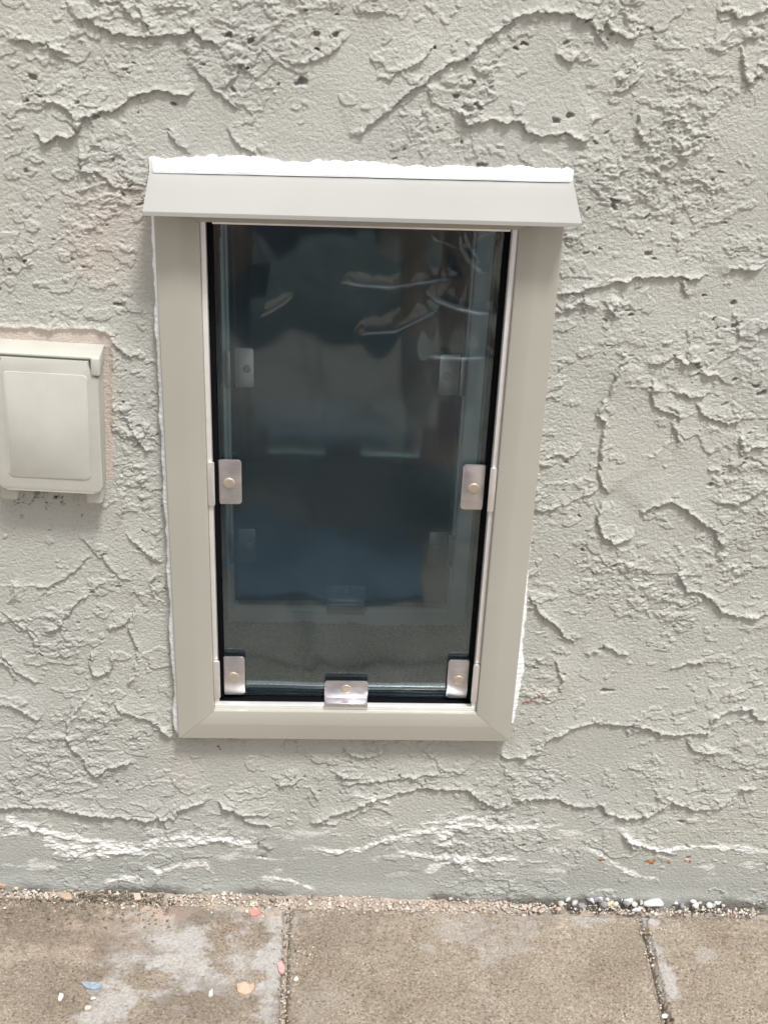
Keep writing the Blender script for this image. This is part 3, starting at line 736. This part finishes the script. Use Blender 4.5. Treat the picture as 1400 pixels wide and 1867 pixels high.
addb([(-.1745, .2430), (-.1745, .45), (-.1745, .836)], [.0056, .0050, .0048], 800, -.006, .0085, 13, .35)
addb([(.1745, .836), (.1745, .66), (.1745, .62), (.1745, .50), (.1745, .42), (.1745, .34), (.1745, .30), (.1745, .252)], [.001, .0016, .0032, .0026, .0045, .0082, .0092, .0060], 900, -.002, .0050, 23, .30)
addb([(-.168, .2430), (-.1765, .2430), (-.180, .2440)], [.0055, .0095, .003], 120, -.003, .004, 33, .4)
P_(mesh_np('sealant_bead', np.concatenate(Vs), np.concatenate(Qs), M_CAULK, door))

# ------------------------------------------------------------------ weatherproof outlet
box = empty('weatherproof_outlet', (-.2785, 0, .612)); box.rotation_euler = (0, R_(2.2), 0)
tag(box, 'aged grey-beige plastic weatherproof outlet box with closed lid beside the pet door', 'outlet')
bm = bmesh.new()
add_prism(bm, round_poly(-.0475, .0475, -.074, .0665, (.007, .007, .003, .003)), -.0195, .002, .002)
for x0, x1 in ((-.0480, -.0320), (.0310, .0465)): add_box(bm, x0, x1, -.0240, -.002, -.0835, -.066, .003, 3)
from_bm('housing', bm, M_BOX, box, smooth=False)
bm = bmesh.new(); add_prism(bm, (round_poly(-.0480, .0480, -.0680, .0678, (.008, .008, .0, .0), 8)[:-2] + [(.0480, .0525), (.0395, .0525), (.0395, .0678), (-.0395, .0678), (-.0395, .0525), (-.0480, .0525)]), -.0305, -.0200, .0018)
lid = from_bm('lid', bm, M_BOX, box)
bm = bmesh.new(); add_prism(bm, round_poly(-.0372, .0375, -.0525, .0535, (.0042,) * 4, 6), -.0315, -.0300, .0007)
from_bm('lid_panel', bm, M_BOX, lid)
bm = bmesh.new(); add_box(bm, -.0490, .0490, -.0310, -.001, .0690, .0722, .0012, 3)
add_box(bm, .0405, .0492, -.0325, -.006, .0535, .0720, .0022, 3); add_box(bm, -.0492, -.0405, -.0325, -.006, .0535, .0720, .0022, 3)
from_bm('hinge_cover', bm, M_BOX, box)

# ------------------------------------------------------------------ ground and pavement
def ground_material():
    m = NT('packed_soil'); c = m.ramp(m.noise(60, 6, .7), [(.3, (.26, .21, .17)), (.7, (.52, .45, .38))])
    m.l(c, m.b.inputs['Base Color']); m.b.inputs['Roughness'].default_value = .95
    m.l(m.bump(m.noise(180, 5), .003), m.b.inputs['Normal']); return m.m
def slab_material():
    m = NT('concrete_paver')
    at = m.n('ShaderNodeAttribute', _attribute_name='marks'); sep = m.n('ShaderNodeSeparateColor'); m.l(at.outputs['Color'], sep.inputs[0])
    base = m.ramp(m.noise(11, 6, .65), [(.28, (.235, .186, .140)), (.5, (.315, .262, .206)), (.74, (.39, .333, .268))])
    gr = m.ramp(m.noise(340, 4, .8), [(.34, (.22, .21, .20)), (.46, (.92, .92, .92)), (.56, (1.08, 1.08, 1.08)), (.68, (1.85, 1.8, 1.72))])
    c = m.mix(1.0, base, gr, 'MULTIPLY')
    sp = m.ramp(m.noise(260, 2, .5), [(.70, (0, 0, 0)), (.76, (1, 1, 1))]); c = m.mix(m.math('MULTIPLY', sp, .5), c, (.55, .53, .48))
    sp2 = m.ramp(m.noise(330, 2, .5, m.coords(1.3)), [(.24, (1, 1, 1)), (.30, (0, 0, 0))]); c = m.mix(m.math('MULTIPLY', sp2, .7), c, (.05, .04, .035))
    c = m.mix(m.math('MULTIPLY', sep.outputs[0], .68), c, m.ramp(m.noise(300, 3), [(.35, (.44, .425, .41)), (.6, (.60, .59, .585))]))   # pale cement dust
    c = m.mix(sep.outputs[1], c, (.58, .44, .36))          # pinkish grit
    c = m.mix(sep.outputs[2], c, (.13, .10, .075))         # damp brown dirt
    m.l(c, m.b.inputs['Base Color']); m.b.inputs['Roughness'].default_value = .85
    m.l(m.bump(m.noise(900, 3, .6), .0010, 1, m.bump(m.noise(240, 4, .6), .0022, 1)), m.b.inputs['Normal']); return m.m
M_SLAB = slab_material()
def tilt(x, y, z): return z + SLOPE * x
gs = 60.0
gv = np.array([(-gs, -gs, -.034 - SLOPE * 0), (gs, -gs, -.034), (gs, .3, -.034), (-gs, .3, -.034)], float)
# fine soil bed near the view, wide sheet beyond
xs = axis([(-60, -2, 5), (-2, -.6, .05), (-.6, .65, .003), (.65, 2, .05), (2, 60, 5)]); ys = axis([(-60, -2, 5), (-2, -.4, .05), (-.4, .02, .003), (.02, .3, .05)])
X, Y = np.meshgrid(xs, ys); near = np.clip(1 - np.hypot(X, Y) / 3, 0, 1)
wf = np.clip((Y + .035) / .012, 0, 1) * (1 - sstep(.20, .26, X)); lj = np.exp(-((X + .0603) / .02) ** 2)
Zg = -.013 + .0095 * np.maximum(wf, .60 * lj) + SLOPE * X * near - .028 * (1 - near) + near * .0035 * fbm(X * 70, Y * 70, 4, 4)
idx = np.arange(X.size).reshape(X.shape)
tag(mesh_np('ground', np.stack([X, Y, Zg], -1).reshape(-1, 3), np.stack([idx[:-1, :-1], idx[:-1, 1:], idx[1:, 1:], idx[1:, :-1]], -1).reshape(-1, 4), ground_material()), kind='structure')
pav = empty('pavement', (0, -.2, 0)); tag(pav, kind='structure')
XJ = [-1.273, -.8665, -.4605 - .0, -.0603, .3468, .7530, 1.16]
STAINS = [ # on the ground: (u, v, rx px, ry px, strength)  channel
 (0, 345, 1745, 75, 50, 1.05), (0, 290, 1700, 70, 45, .6), (0, 200, 1840, 36, 50, .9), (0, 225, 1745, 40, 30, .55), (0, 495, 1790, 26, 90, 1.0), (0, 505, 1690, 24, 50, .7), (0, 400, 1650, 120, 25, .7),
 (0, 430, 1770, 30, 40, .4), (0, 1188, 1690, 18, 50, 1.0), (0, 1205, 1750, 16, 50, .9), (0, 1060, 1665, 90, 12, .6), (0, 880, 1700, 90, 30, .4), (0, 1330, 1655, 90, 10, .6), (0, 1285, 1738, 20, 8, .4),
 (1, 330, 1640, 170, 22, .6), (1, 170, 1700, 90, 30, .25), (1, 860, 1645, 260, 9, .5),
 (2, 80, 1660, 110, 30, .45), (2, 150, 1715, 120, 30, .35), (2, 370, 1840, 90, 40, .35), (2, 600, 1680, 90, 40, .25), (2, 350, 1665, 60, 14, .5), (2, 90, 1780, 60, 60, .2)]
def slab_obj(x0, x1, y0, y1, fine):
    g = .0030; x0 += g; x1 -= g
    st = .0014 if fine else .01
    nx = max(4, int((x1 - x0) / st)); ny = max(4, int((y1 - y0) / st)); xs = np.linspace(x0, x1, nx); ys = np.linspace(y0, y1, ny); X, Y = np.meshgrid(xs, ys)
    e = np.minimum(np.minimum(X - x0, x1 - X), np.minimum(Y - y0, y1 - Y))
    e2 = e + .0012 * fbm(X * 120, Y * 120, 8, 3) + .0035 * fbm(X * 22, Y * 22, 18, 4) - .0006
    Z = SLOPE * X - .006 * sstep(.0045, 0.0, e2) ** 1.5 + .0007 * fbm(X * 30, Y * 30, 2, 4) + .0005 * fbm(X * 260, Y * 260, 3, 3)
    Z -= .0012 * sstep(.22, .45, fbm(X * 90, Y * 90, 14, 3))
    C = np.zeros(X.shape + (4,))
    for ch, u, v, ru, rv, a in (STAINS if fine else []):
        c = on_ground(u, v); sx = ru * .00056; sy = rv * .00095
        q = ((X - c[0]) / sx) ** 2 + ((Y - c[1]) / sy) ** 2
        n = fbm(X * 26, Y * 34, 40 + ch, 6, .66)
        C[..., ch] = np.maximum(C[..., ch], a * sstep(1.7, .1, q * .8 + 2.6 * n))
    gen = np.clip(sstep(.25, .9, fbm(X * 9, Y * 9, 66, 5)), 0, 1); C[..., 0] = np.maximum(C[..., 0], .35 * gen)
    C = np.clip(C, 0, 1); C[..., 0] *= (1 - .7 * C[..., 2])
    V = np.stack([X, Y, Z], -1).reshape(-1, 3); n = len(V); idx = np.arange(n).reshape(X.shape)
    Q = np.stack([idx[:-1, :-1], idx[:-1, 1:], idx[1:, 1:], idx[1:, :-1]], -1).reshape(-1, 4)
    ring = np.concatenate([idx[0, :-1], idx[:-1, -1], idx[-1, :0:-1], idx[:0:-1, 0]]); m_ = len(ring)
    low = V[ring].copy(); low[:, 2] -= .035; V = np.concatenate([V, low]); a = np.arange(m_); b = np.roll(a, -1)
    Q = np.concatenate([Q, np.stack([ring, a + n, b + n, np.roll(ring, -1)], -1)])
    C = np.concatenate([C.reshape(-1, 4), C.reshape(-1, 4)[ring]])
    ob = mesh_np('slab', V, Q, M_SLAB, pav, colors=C); ob.location = (0, .2, 0)
    return ob
Y0 = -.0235
for r in range(4):
    for i in range(len(XJ) - 1):
        fine = r == 0 and i in (1 + 1 - 0, 3, 4) or (r == 0 and i == 2)
        yb = Y0 - r * .4065
        slab_obj(XJ[i], XJ[i + 1], yb - .400, yb, fine)

# ------------------------------------------------------------------ loose stones
def stone_material(name='loose_stone'):
    m = NT(name); oi = m.n('ShaderNodeAttribute', _attribute_name='marks')
    c = m.mix(.5, oi.outputs['Color'], m.ramp(m.noise(500, 4, .6), [(.3, (.55, .53, .5)), (.6, (1, 1, 1))]), 'MULTIPLY')
    m.l(c, m.b.inputs['Base Color']); m.b.inputs['Roughness'].default_value = .8
    m.l(m.bump(m.noise(700, 3), .0006), m.b.inputs['Normal']); return m.m
M_STONE = stone_material()
ICO = None
def ico():
    bm = bmesh.new(); bmesh.ops.create_icosphere(bm, subdivisions=2, radius=1); bm.verts.ensure_lookup_table()
    V = np.array([v.co[:] for v in bm.verts]); Fc = np.array([[v.index for v in f.verts] for f in bm.faces]); bm.free(); return V, Fc
IV, IF = ico()
rs = np.random.RandomState(3)
def stone_verts(r, flat=.6, ang=.28):
    V = IV.copy()
    for _ in range(10):                                   # chop flat facets
        d = rs.normal(size=3); d /= np.linalg.norm(d); h = rs.uniform(.42, .8); k = V @ d
        V = V - np.outer(np.maximum(k - h, 0), d)
    V *= (1 + ang * .4 * rs.uniform(-1, 1, (len(V), 1))); V *= r * np.array([1, rs.uniform(.6, .95), flat])
    a = rs.uniform(0, 6.28); ca, sa = math.cos(a), math.sin(a)
    return V @ np.array([[ca, sa, 0], [-sa, ca, 0], [0, 0, 1]])
PAL = [(.60, .54, .48), (.70, .66, .60), (.46, .40, .33), (.62, .46, .38), (.34, .28, .23), (.24, .20, .17), (.66, .56, .44), (.11, .09, .08)]
def gravel(name, spots, label):
    Vs, Fs, Cs, o = [], [], [], 0
    for x, y, z, r, c in spots:
        V = stone_verts(r, rs.uniform(.4, .8)) + (x, y, z); Vs.append(V); Fs.append(IF + o); o += len(V)
        Cs.append(np.tile((*c, 1), (len(V), 1)))
    ob = mesh_np(name, np.concatenate(Vs), np.concatenate(Fs), M_STONE, smooth=False, colors=np.concatenate(Cs))
    return tag(ob, label, 'gravel', kind='stuff')
sp = []
def put(x, y, r, pal, lift=.3, base=0.0): sp.append((x, y, SLOPE * x + base + r * lift, r, pal))
for k in range(3600):                                     # grit along the foot of the wall
    x = rs.uniform(-.40, .50); u = (x + .40) / .90
    dens = 1.0 if x < .24 else .45
    if rs.rand() > dens: continue
    y = -.0165 + .004 * math.sin(x * 23 + 1) * math.sin(x * 61) + rs.normal() * (.0075 + .004 * math.sin(x * 31) * math.sin(x * 77)); r = abs(rs.normal()) * .0011 + .0005
    if x > .22: y = -.014 + rs.uniform(-.008, .006)
    inj = y > Y0 - .004
    c = PAL[rs.choice(len(PAL), p=[.24, .18, .17, .17, .07, .02, .14, .01])]
    put(x, y, r, c, .4, -.003 if inj else 0)
for k in range(420):                                      # brown crumbs on the left slab
    x = rs.uniform(-.41, -.19); y = -.020 - abs(rs.normal()) * .022; r = rs.uniform(.0008, .0028)
    put(x, y, r, [(.22, .18, .13), (.28, .23, .17), (.17, .14, .10), (.34, .28, .22)][rs.randint(4)], .25)
for k in range(170):
    x = rs.uniform(-.30, -.235) if k < 100 else rs.uniform(-.28, -.20); put(x, -.012 - rs.uniform(0, .012), rs.uniform(.001, .0026), [(.10, .08, .06), (.16, .13, .1), (.3, .26, .2)][rs.randint(3)], .5)
for xj in (-.0603, .3468):
    for k in range(330):                                  # joints between slabs
        y = rs.uniform(-.23, -.02); x = xj + rs.normal() * (.0026 if k < 230 else .009); r = abs(rs.normal()) * .0007 + .0006
        if abs(x - xj) < .004 and rs.rand() < .35: continue
        put(x, y, r, PAL[rs.randint(len(PAL))], .3, -.0035 if abs(x - xj) < .0045 else 0)
for k in range(900):                                      # scattered sand on top
    x = rs.uniform(-.40, .48); y = rs.uniform(-.23, -.03); put(x, y, rs.uniform(.0003, .0009), PAL[rs.randint(len(PAL))], .3)
for u, v, n in ((90 + 780, 1800, 40), (910, 1840, 50), (1130, 1850, 90), (1370, 1840, 60), (640, 1840, 60), (560, 1740, 60), (620, 1745, 25)):
    c = on_ground(u, v)
    for k in range(n): put(c[0] + rs.normal() * .009, c[1] + rs.normal() * .009, abs(rs.normal()) * .0005 + .0004, PAL[rs.randint(len(PAL))], .3)
gravel('gravel', sp, 'fine pale and brown grit strewn along the wall foot and in the slab joints')
# countable whitish pebbles at the right end of the wall gap
cols = [(.70, .69, .68), (.60, .59, .58), (.74, .72, .69), (.50, .48, .47)]
def stone(name, u, v, r, color, label, cat, group=None, flat=.6, elong=1.0, rot=0.0, z=0.0):
    c = on_ground(u, v); V = stone_verts(1.0, flat) * r; V[:, 0] *= elong
    ca, sa = math.cos(rot), math.sin(rot); V = V @ np.array([[ca, sa, 0], [-sa, ca, 0], [0, 0, 1]])
    ob = mesh_np(name, V, IF, M_STONE, smooth=False, colors=np.tile((*color, 1), (len(V), 1)), loc=(c[0], c[1], SLOPE * c[0] + z - V[:, 2].min() * .8))
    return tag(ob, label, cat, group)
u = 1022
while u < 1400:
    r = rs.uniform(.0036, .0062)
    if 1168 < u < 1212: u += 10; continue
    stone('pebble', u, 1647 + rs.uniform(-7, 7), r, cols[rs.randint(4)] if rs.rand() > .15 else (.30, .30, .32), 'small angular whitish or grey pebble in the gap at the right foot of the wall', 'pebble', 'pebbles in the gap at the foot of the wall', .75, rs.uniform(1, 1.3), rs.uniform(0, 3), .0)
    u += rs.uniform(5, 13)
stone('pebble', 1189, 1649, .0100, (.72, .72, .73), 'largest white pebble, oblong, at the top of the right slab joint', 'pebble', None, .6, 1.5, .15, -.001)
stone('pebble', 1160, 1660, .0055, (.76, .76, .78), 'white angular pebble just left of the largest white pebble', 'pebble', None, .6, 1.3, .5, -.001)
stone('pebble', 1138, 1641, .0068, (.10, .12, .17), 'dark blue-grey pebble left of the largest white pebble', 'pebble', None, .6, 1.3, .2, -.001)
stone('pebble', 1112, 1648, .0045, (.72, .62, .38), 'yellowish pebble beside the dark blue-grey pebble', 'pebble', None, .7, 1.5, .1, -.001)
def chip(name, pts, color, label, cat, th=.0022, mat=None, z=.0):
    G = [on_ground(*p) for p in pts]; c = np.mean(G, 0); bm = bmesh.new()
    a = [bm.verts.new((q[0] - c[0], q[1] - c[1], SLOPE * (q[0] - c[0]) + th * (1 + .5 * math.sin(i * 2.1)))) for i, q in enumerate(G)]
    b = [bm.verts.new((q[0] - c[0], q[1] - c[1], SLOPE * (q[0] - c[0]) - .0004)) for q in G]
    bm.faces.new(a); bm.faces.new(b[::-1]); n = len(G)
    for i in range(n): bm.faces.new((a[i], a[(i + 1) % n], b[(i + 1) % n], b[i]))
    bmesh.ops.triangulate(bm, faces=bm.faces); bmesh.ops.recalc_face_normals(bm, faces=bm.faces)
    bmesh.ops.subdivide_edges(bm, edges=bm.edges, cuts=2, fractal=.0, use_grid_fill=True)
    me = bpy.data.meshes.new(name); bm.to_mesh(me); bm.free(); ca = me.color_attributes.new('marks', 'FLOAT_COLOR', 'POINT')
    ca.data.foreach_set('color', np.tile((*color, 1), len(me.vertices)).astype(np.float32)); me.materials.append(mat or M_STONE)
    ob = bpy.data.objects.new(name, me); link(ob); ob.location = (c[0], c[1], SLOPE * c[0] + z); return tag(ob, label, cat)
chip('stone_chip', [(432,1797),(446,1793),(455,1797),(463,1794),(464,1804),(456,1812),(444,1815),(434,1811)], (.66, .47, .35), 'flat peach coloured stone chip lying on the left slab', 'stone chip')
chip('stone_chip', [(456,1664),(462,1659),(472,1660),(475,1667),(468,1672),(458,1671)], (.66, .30, .27), 'coral pink chip on the left slab nearer the wall', 'stone chip')
chip('stone_chip', [(505,1757),(514,1756),(520,1766),(517,1777),(509,1775)], (.68, .40, .38), 'pink and white chip at the edge of the left slab joint', 'stone chip', .002)
chip('stone_chip', [(382,1810),(388,1806),(388,1816),(381,1817)], (.85, .84, .80), 'tiny white chip between the peach chip and the pale stain', 'stone chip', .002)
chip('stone_chip', [(0,1605),(14,1605),(17,1612),(10,1619),(0,1618)], (.58, .37, .27), 'orange brick chip at the wall foot in the left corner', 'stone chip', .003)
chip('stone_chip', [(112,1630),(128,1632),(133,1640),(120,1642),(111,1638)], (.50, .38, .28), 'tan chip lying among brown crumbs by the wall', 'stone chip', .002)
chip('stone_chip', [(243,1630),(256,1632),(258,1640),(247,1643)], (.62, .50, .40), 'peach chip in the pale grit at the wall foot', 'stone chip', .002)
stone('stone_chip', 111, 1820, .0052, (.80, .80, .78), 'white rounded stone left of the blue-grey shard', 'stone chip', None, .6, 1.2, .6)
stone('stone_chip', 161, 1839, .0052, (.76, .64, .54), 'pale pinkish crumb of mortar below the blue-grey shard', 'stone chip', None, .5, 1.4, .1)
stone('stone_chip', 171, 1821, .0036, (.72, .70, .64), 'small pale crumb just under the blue-grey shard', 'stone chip', None, .5, 1.1, .9)
stone('stone_chip', 540, 1786, .0034, (.78, .76, .68), 'cream crumb right beside the left slab joint', 'stone chip', None, .6, 1.2, .9)
stone('stone_chip', 1210, 1854, .0046, (.82, .80, .74), 'white crumb at the lower end of the right slab joint', 'stone chip', None, .6, 1.3, .2)
M_SHARD = simple('blue_grey_glaze', (.30, .35, .42), .2, 0, .25, 300)
chip('glazed_shard', [(147,1793),(155,1794),(172,1792),(188,1795),(186,1804),(172,1806),(158,1803)], (.5, .55, .65), 'shiny blue-grey shard lying on the left slab', 'shard', .0025, M_SHARD)
M_DRY = simple('dry_stem', (.52, .44, .30), .8)

# made-up blue cloth, added out of view for the flap to mirror
xs = np.linspace(-.17, .12, 90); ys = np.linspace(-.82, -.58, 90); X, Y = np.meshgrid(xs, ys)
Xc = X + .02 * fbm(Y * 8, X * 0 + 1, 301, 2); Yc = Y + .02 * fbm(X * 8, Y * 0 + 2, 302, 2)
Zt = SLOPE * Xc + .006 + .016 * np.abs(fbm(X * 9, Y * 9, 303, 3))
n = X.size; idx = np.arange(n).reshape(X.shape); V = np.concatenate([np.stack([Xc, Yc, Zt + .004], -1).reshape(-1, 3), np.stack([Xc, Yc, Zt * 0 + SLOPE * Xc + .003], -1).reshape(-1, 3)])
Q = np.stack([idx[:-1, :-1], idx[:-1, 1:], idx[1:, 1:], idx[1:, :-1]], -1).reshape(-1, 4)
ring = np.concatenate([idx[0, :-1], idx[:-1, -1], idx[-1, :0:-1], idx[:0:-1, 0]]); r2 = np.roll(ring, -1)
Q = np.concatenate([Q, Q[:, ::-1] + n, np.stack([r2, ring, ring + n, r2 + n], -1)])
tag(mesh_np('cloth', V, Q, simple('added_blue_cloth', (.10, .15, .21), .9, 0, .1, 40, .001, 500)), 'unseen crumpled blue cloth added on the paving for its reflection in the flap', 'cloth')
# ------------------------------------------------------------------ photographer behind the camera (seen mirrored in the flap)
def skin_obj(name, verts, edges, radii, mat, parent=None, sub=2, root=0):
    me = bpy.data.meshes.new(name); me.from_pydata(verts, edges, []); me.update()
    ob = bpy.data.objects.new(name, me); link(ob, parent)
    sk = ob.modifiers.new('skin', 'SKIN'); sk.use_smooth_shade = True
    for i, r in enumerate(radii):
        me.skin_vertices[0].data[i].radius = (r, r) if not isinstance(r, tuple) else r
        me.skin_vertices[0].data[i].use_root = (i == root)
    sb = ob.modifiers.new('sub', 'SUBSURF'); sb.levels = sub; sb.render_levels = sub
    me.materials.append(mat); return ob
M_SKIN = simple('skin', (.46, .27, .19), .5, 0, .06, 20); M_SHIRT = simple('plum_shirt', (.22, .11, .30), .85, 0, .12, 30, .001, 60)
M_SHORTS = simple('plum_shorts', (.075, .045, .10), .85, 0, .1, 30, .001, 60); M_HAIR = simple('dark_hair', (.03, .02, .015), .6, 0, .3, 90, .002, 300)
M_SHOE = simple('shoe', (.16, .17, .18), .6); M_PHONE = simple('phone_body', (.03, .03, .035), .3)
px, py = -.03, -1.34
verts = []; edges = []; rad = []
def v_(p, r, par=None):
    verts.append((p[0] + px, p[1] + py, p[2])); rad.append(r)
    if par is not None: edges.append((par, len(verts) - 1))
    return len(verts) - 1
pel = v_((0, .10, .29), (.15, .12)); wst = v_((0, .03, .55), (.13, .10), pel); ch = v_((0, .0, .83), (.16, .115), wst); nk = v_((0, .03, 1.00), (.055, .055), ch)
hd0 = v_((0, .035, 1.09), (.062, .07), nk); hd1 = v_((0, .03, 1.17), (.076, .092), hd0); hd2 = v_((0, .02, 1.24), (.066, .078), hd1)
legs = {}
for s in (-1, 1):
    hp = v_((s * .10, .14, .32), .092, pel); kn = v_((s * .23, .42, .50), .062, hp); an = v_((s * .19, .30, .10), .040, kn); v_((s * .20, .44, .035), (.045, .03), an)
    md = 0
    sh = v_((s * .17, .02, .93), .058, ch); el = v_((s * .25, .10, .80), .043, sh); wr = v_((s * .13, .125, .825 + .21), .028, el)
    pm = v_((s * .10, .14, 1.10), (.036, .018), wr)
    for q, (dx, dz) in enumerate(((-.03, .075), (-.015, .085), (0, .08), (.015, .065))):
        f1 = v_((s * (.095 + dx), .16, 1.10 + dz * .6), .009, pm); v_((s * (.075 + dx * .8), .168, 1.10 + dz), .0075, f1)
    t1 = v_((s * .075, .135, 1.105), .010, pm); v_((s * .055, .13, 1.13), .0085, t1)
person = skin_obj('person', verts, edges, rad, M_SKIN)
tag(person, 'person in dark plum shirt and plum shorts crouching behind the camera with a phone', 'person')
skin_obj('shirt', [(px, py + .06, .40), (px, py + .02, .60), (px, py, .84), (px, py + .025, .97), (px - .185, py + .02, .93), (px - .235, py + .08, .84), (px + .185, py + .02, .93), (px + .235, py + .08, .84)],
         [(0, 1), (1, 2), (2, 3), (2, 4), (4, 5), (2, 6), (6, 7)], [(.17, .14), (.15, .12), (.18, .135), (.075, .07), .078, .066, .078, .066], M_SHIRT, person)
skin_obj('shorts', [(px, py + .10, .29), (px - .11, py + .15, .33), (px - .20, py + .33, .455), (px + .11, py + .15, .33), (px + .20, py + .33, .455)], [(0, 1), (1, 2), (0, 3), (3, 4)], [(.165, .135), .108, .092, .108, .092], M_SHORTS, person)
skin_obj('hair', [(px, py - .005, 1.15), (px, py - .005, 1.24), (px, py + .01, 1.30)], [(0, 1), (1, 2)], [(.075, .07), (.085, .09), (.05, .05)], M_HAIR, person)
for s in (-1, 1):
    skin_obj('shoe', [(px + s * .19, py + .25, .045), (px + s * .195, py + .36, .045), (px + s * .20, py + .47, .038)], [(0, 1), (1, 2)], [(.045, .045), (.05, .045), (.042, .032)], M_SHOE, person)
    bm = bmesh.new(); bmesh.ops.create_uvsphere(bm, u_segments=16, v_segments=10, radius=.012)
    from_bm('eye', bm, simple('eye_white', (.8, .8, .8), .2), person, True, (px + s * .032, py + .112, 1.185))
bm = bmesh.new(); bmesh.ops.create_cone(bm, segments=12, radius1=.017, radius2=.007, depth=.05, cap_ends=True)
from_bm('nose', bm, M_SKIN, person, True, (px, py + .125, 1.165))
bm = bmesh.new(); add_box(bm, CAM[0] - .075, CAM[0] + .075, CAM[1] - .020, CAM[1] - .011, CAM[2] - .036, CAM[2] + .036, .003)
tag(from_bm('phone', bm, M_PHONE), 'black phone held by the crouching person behind the camera', 'phone')
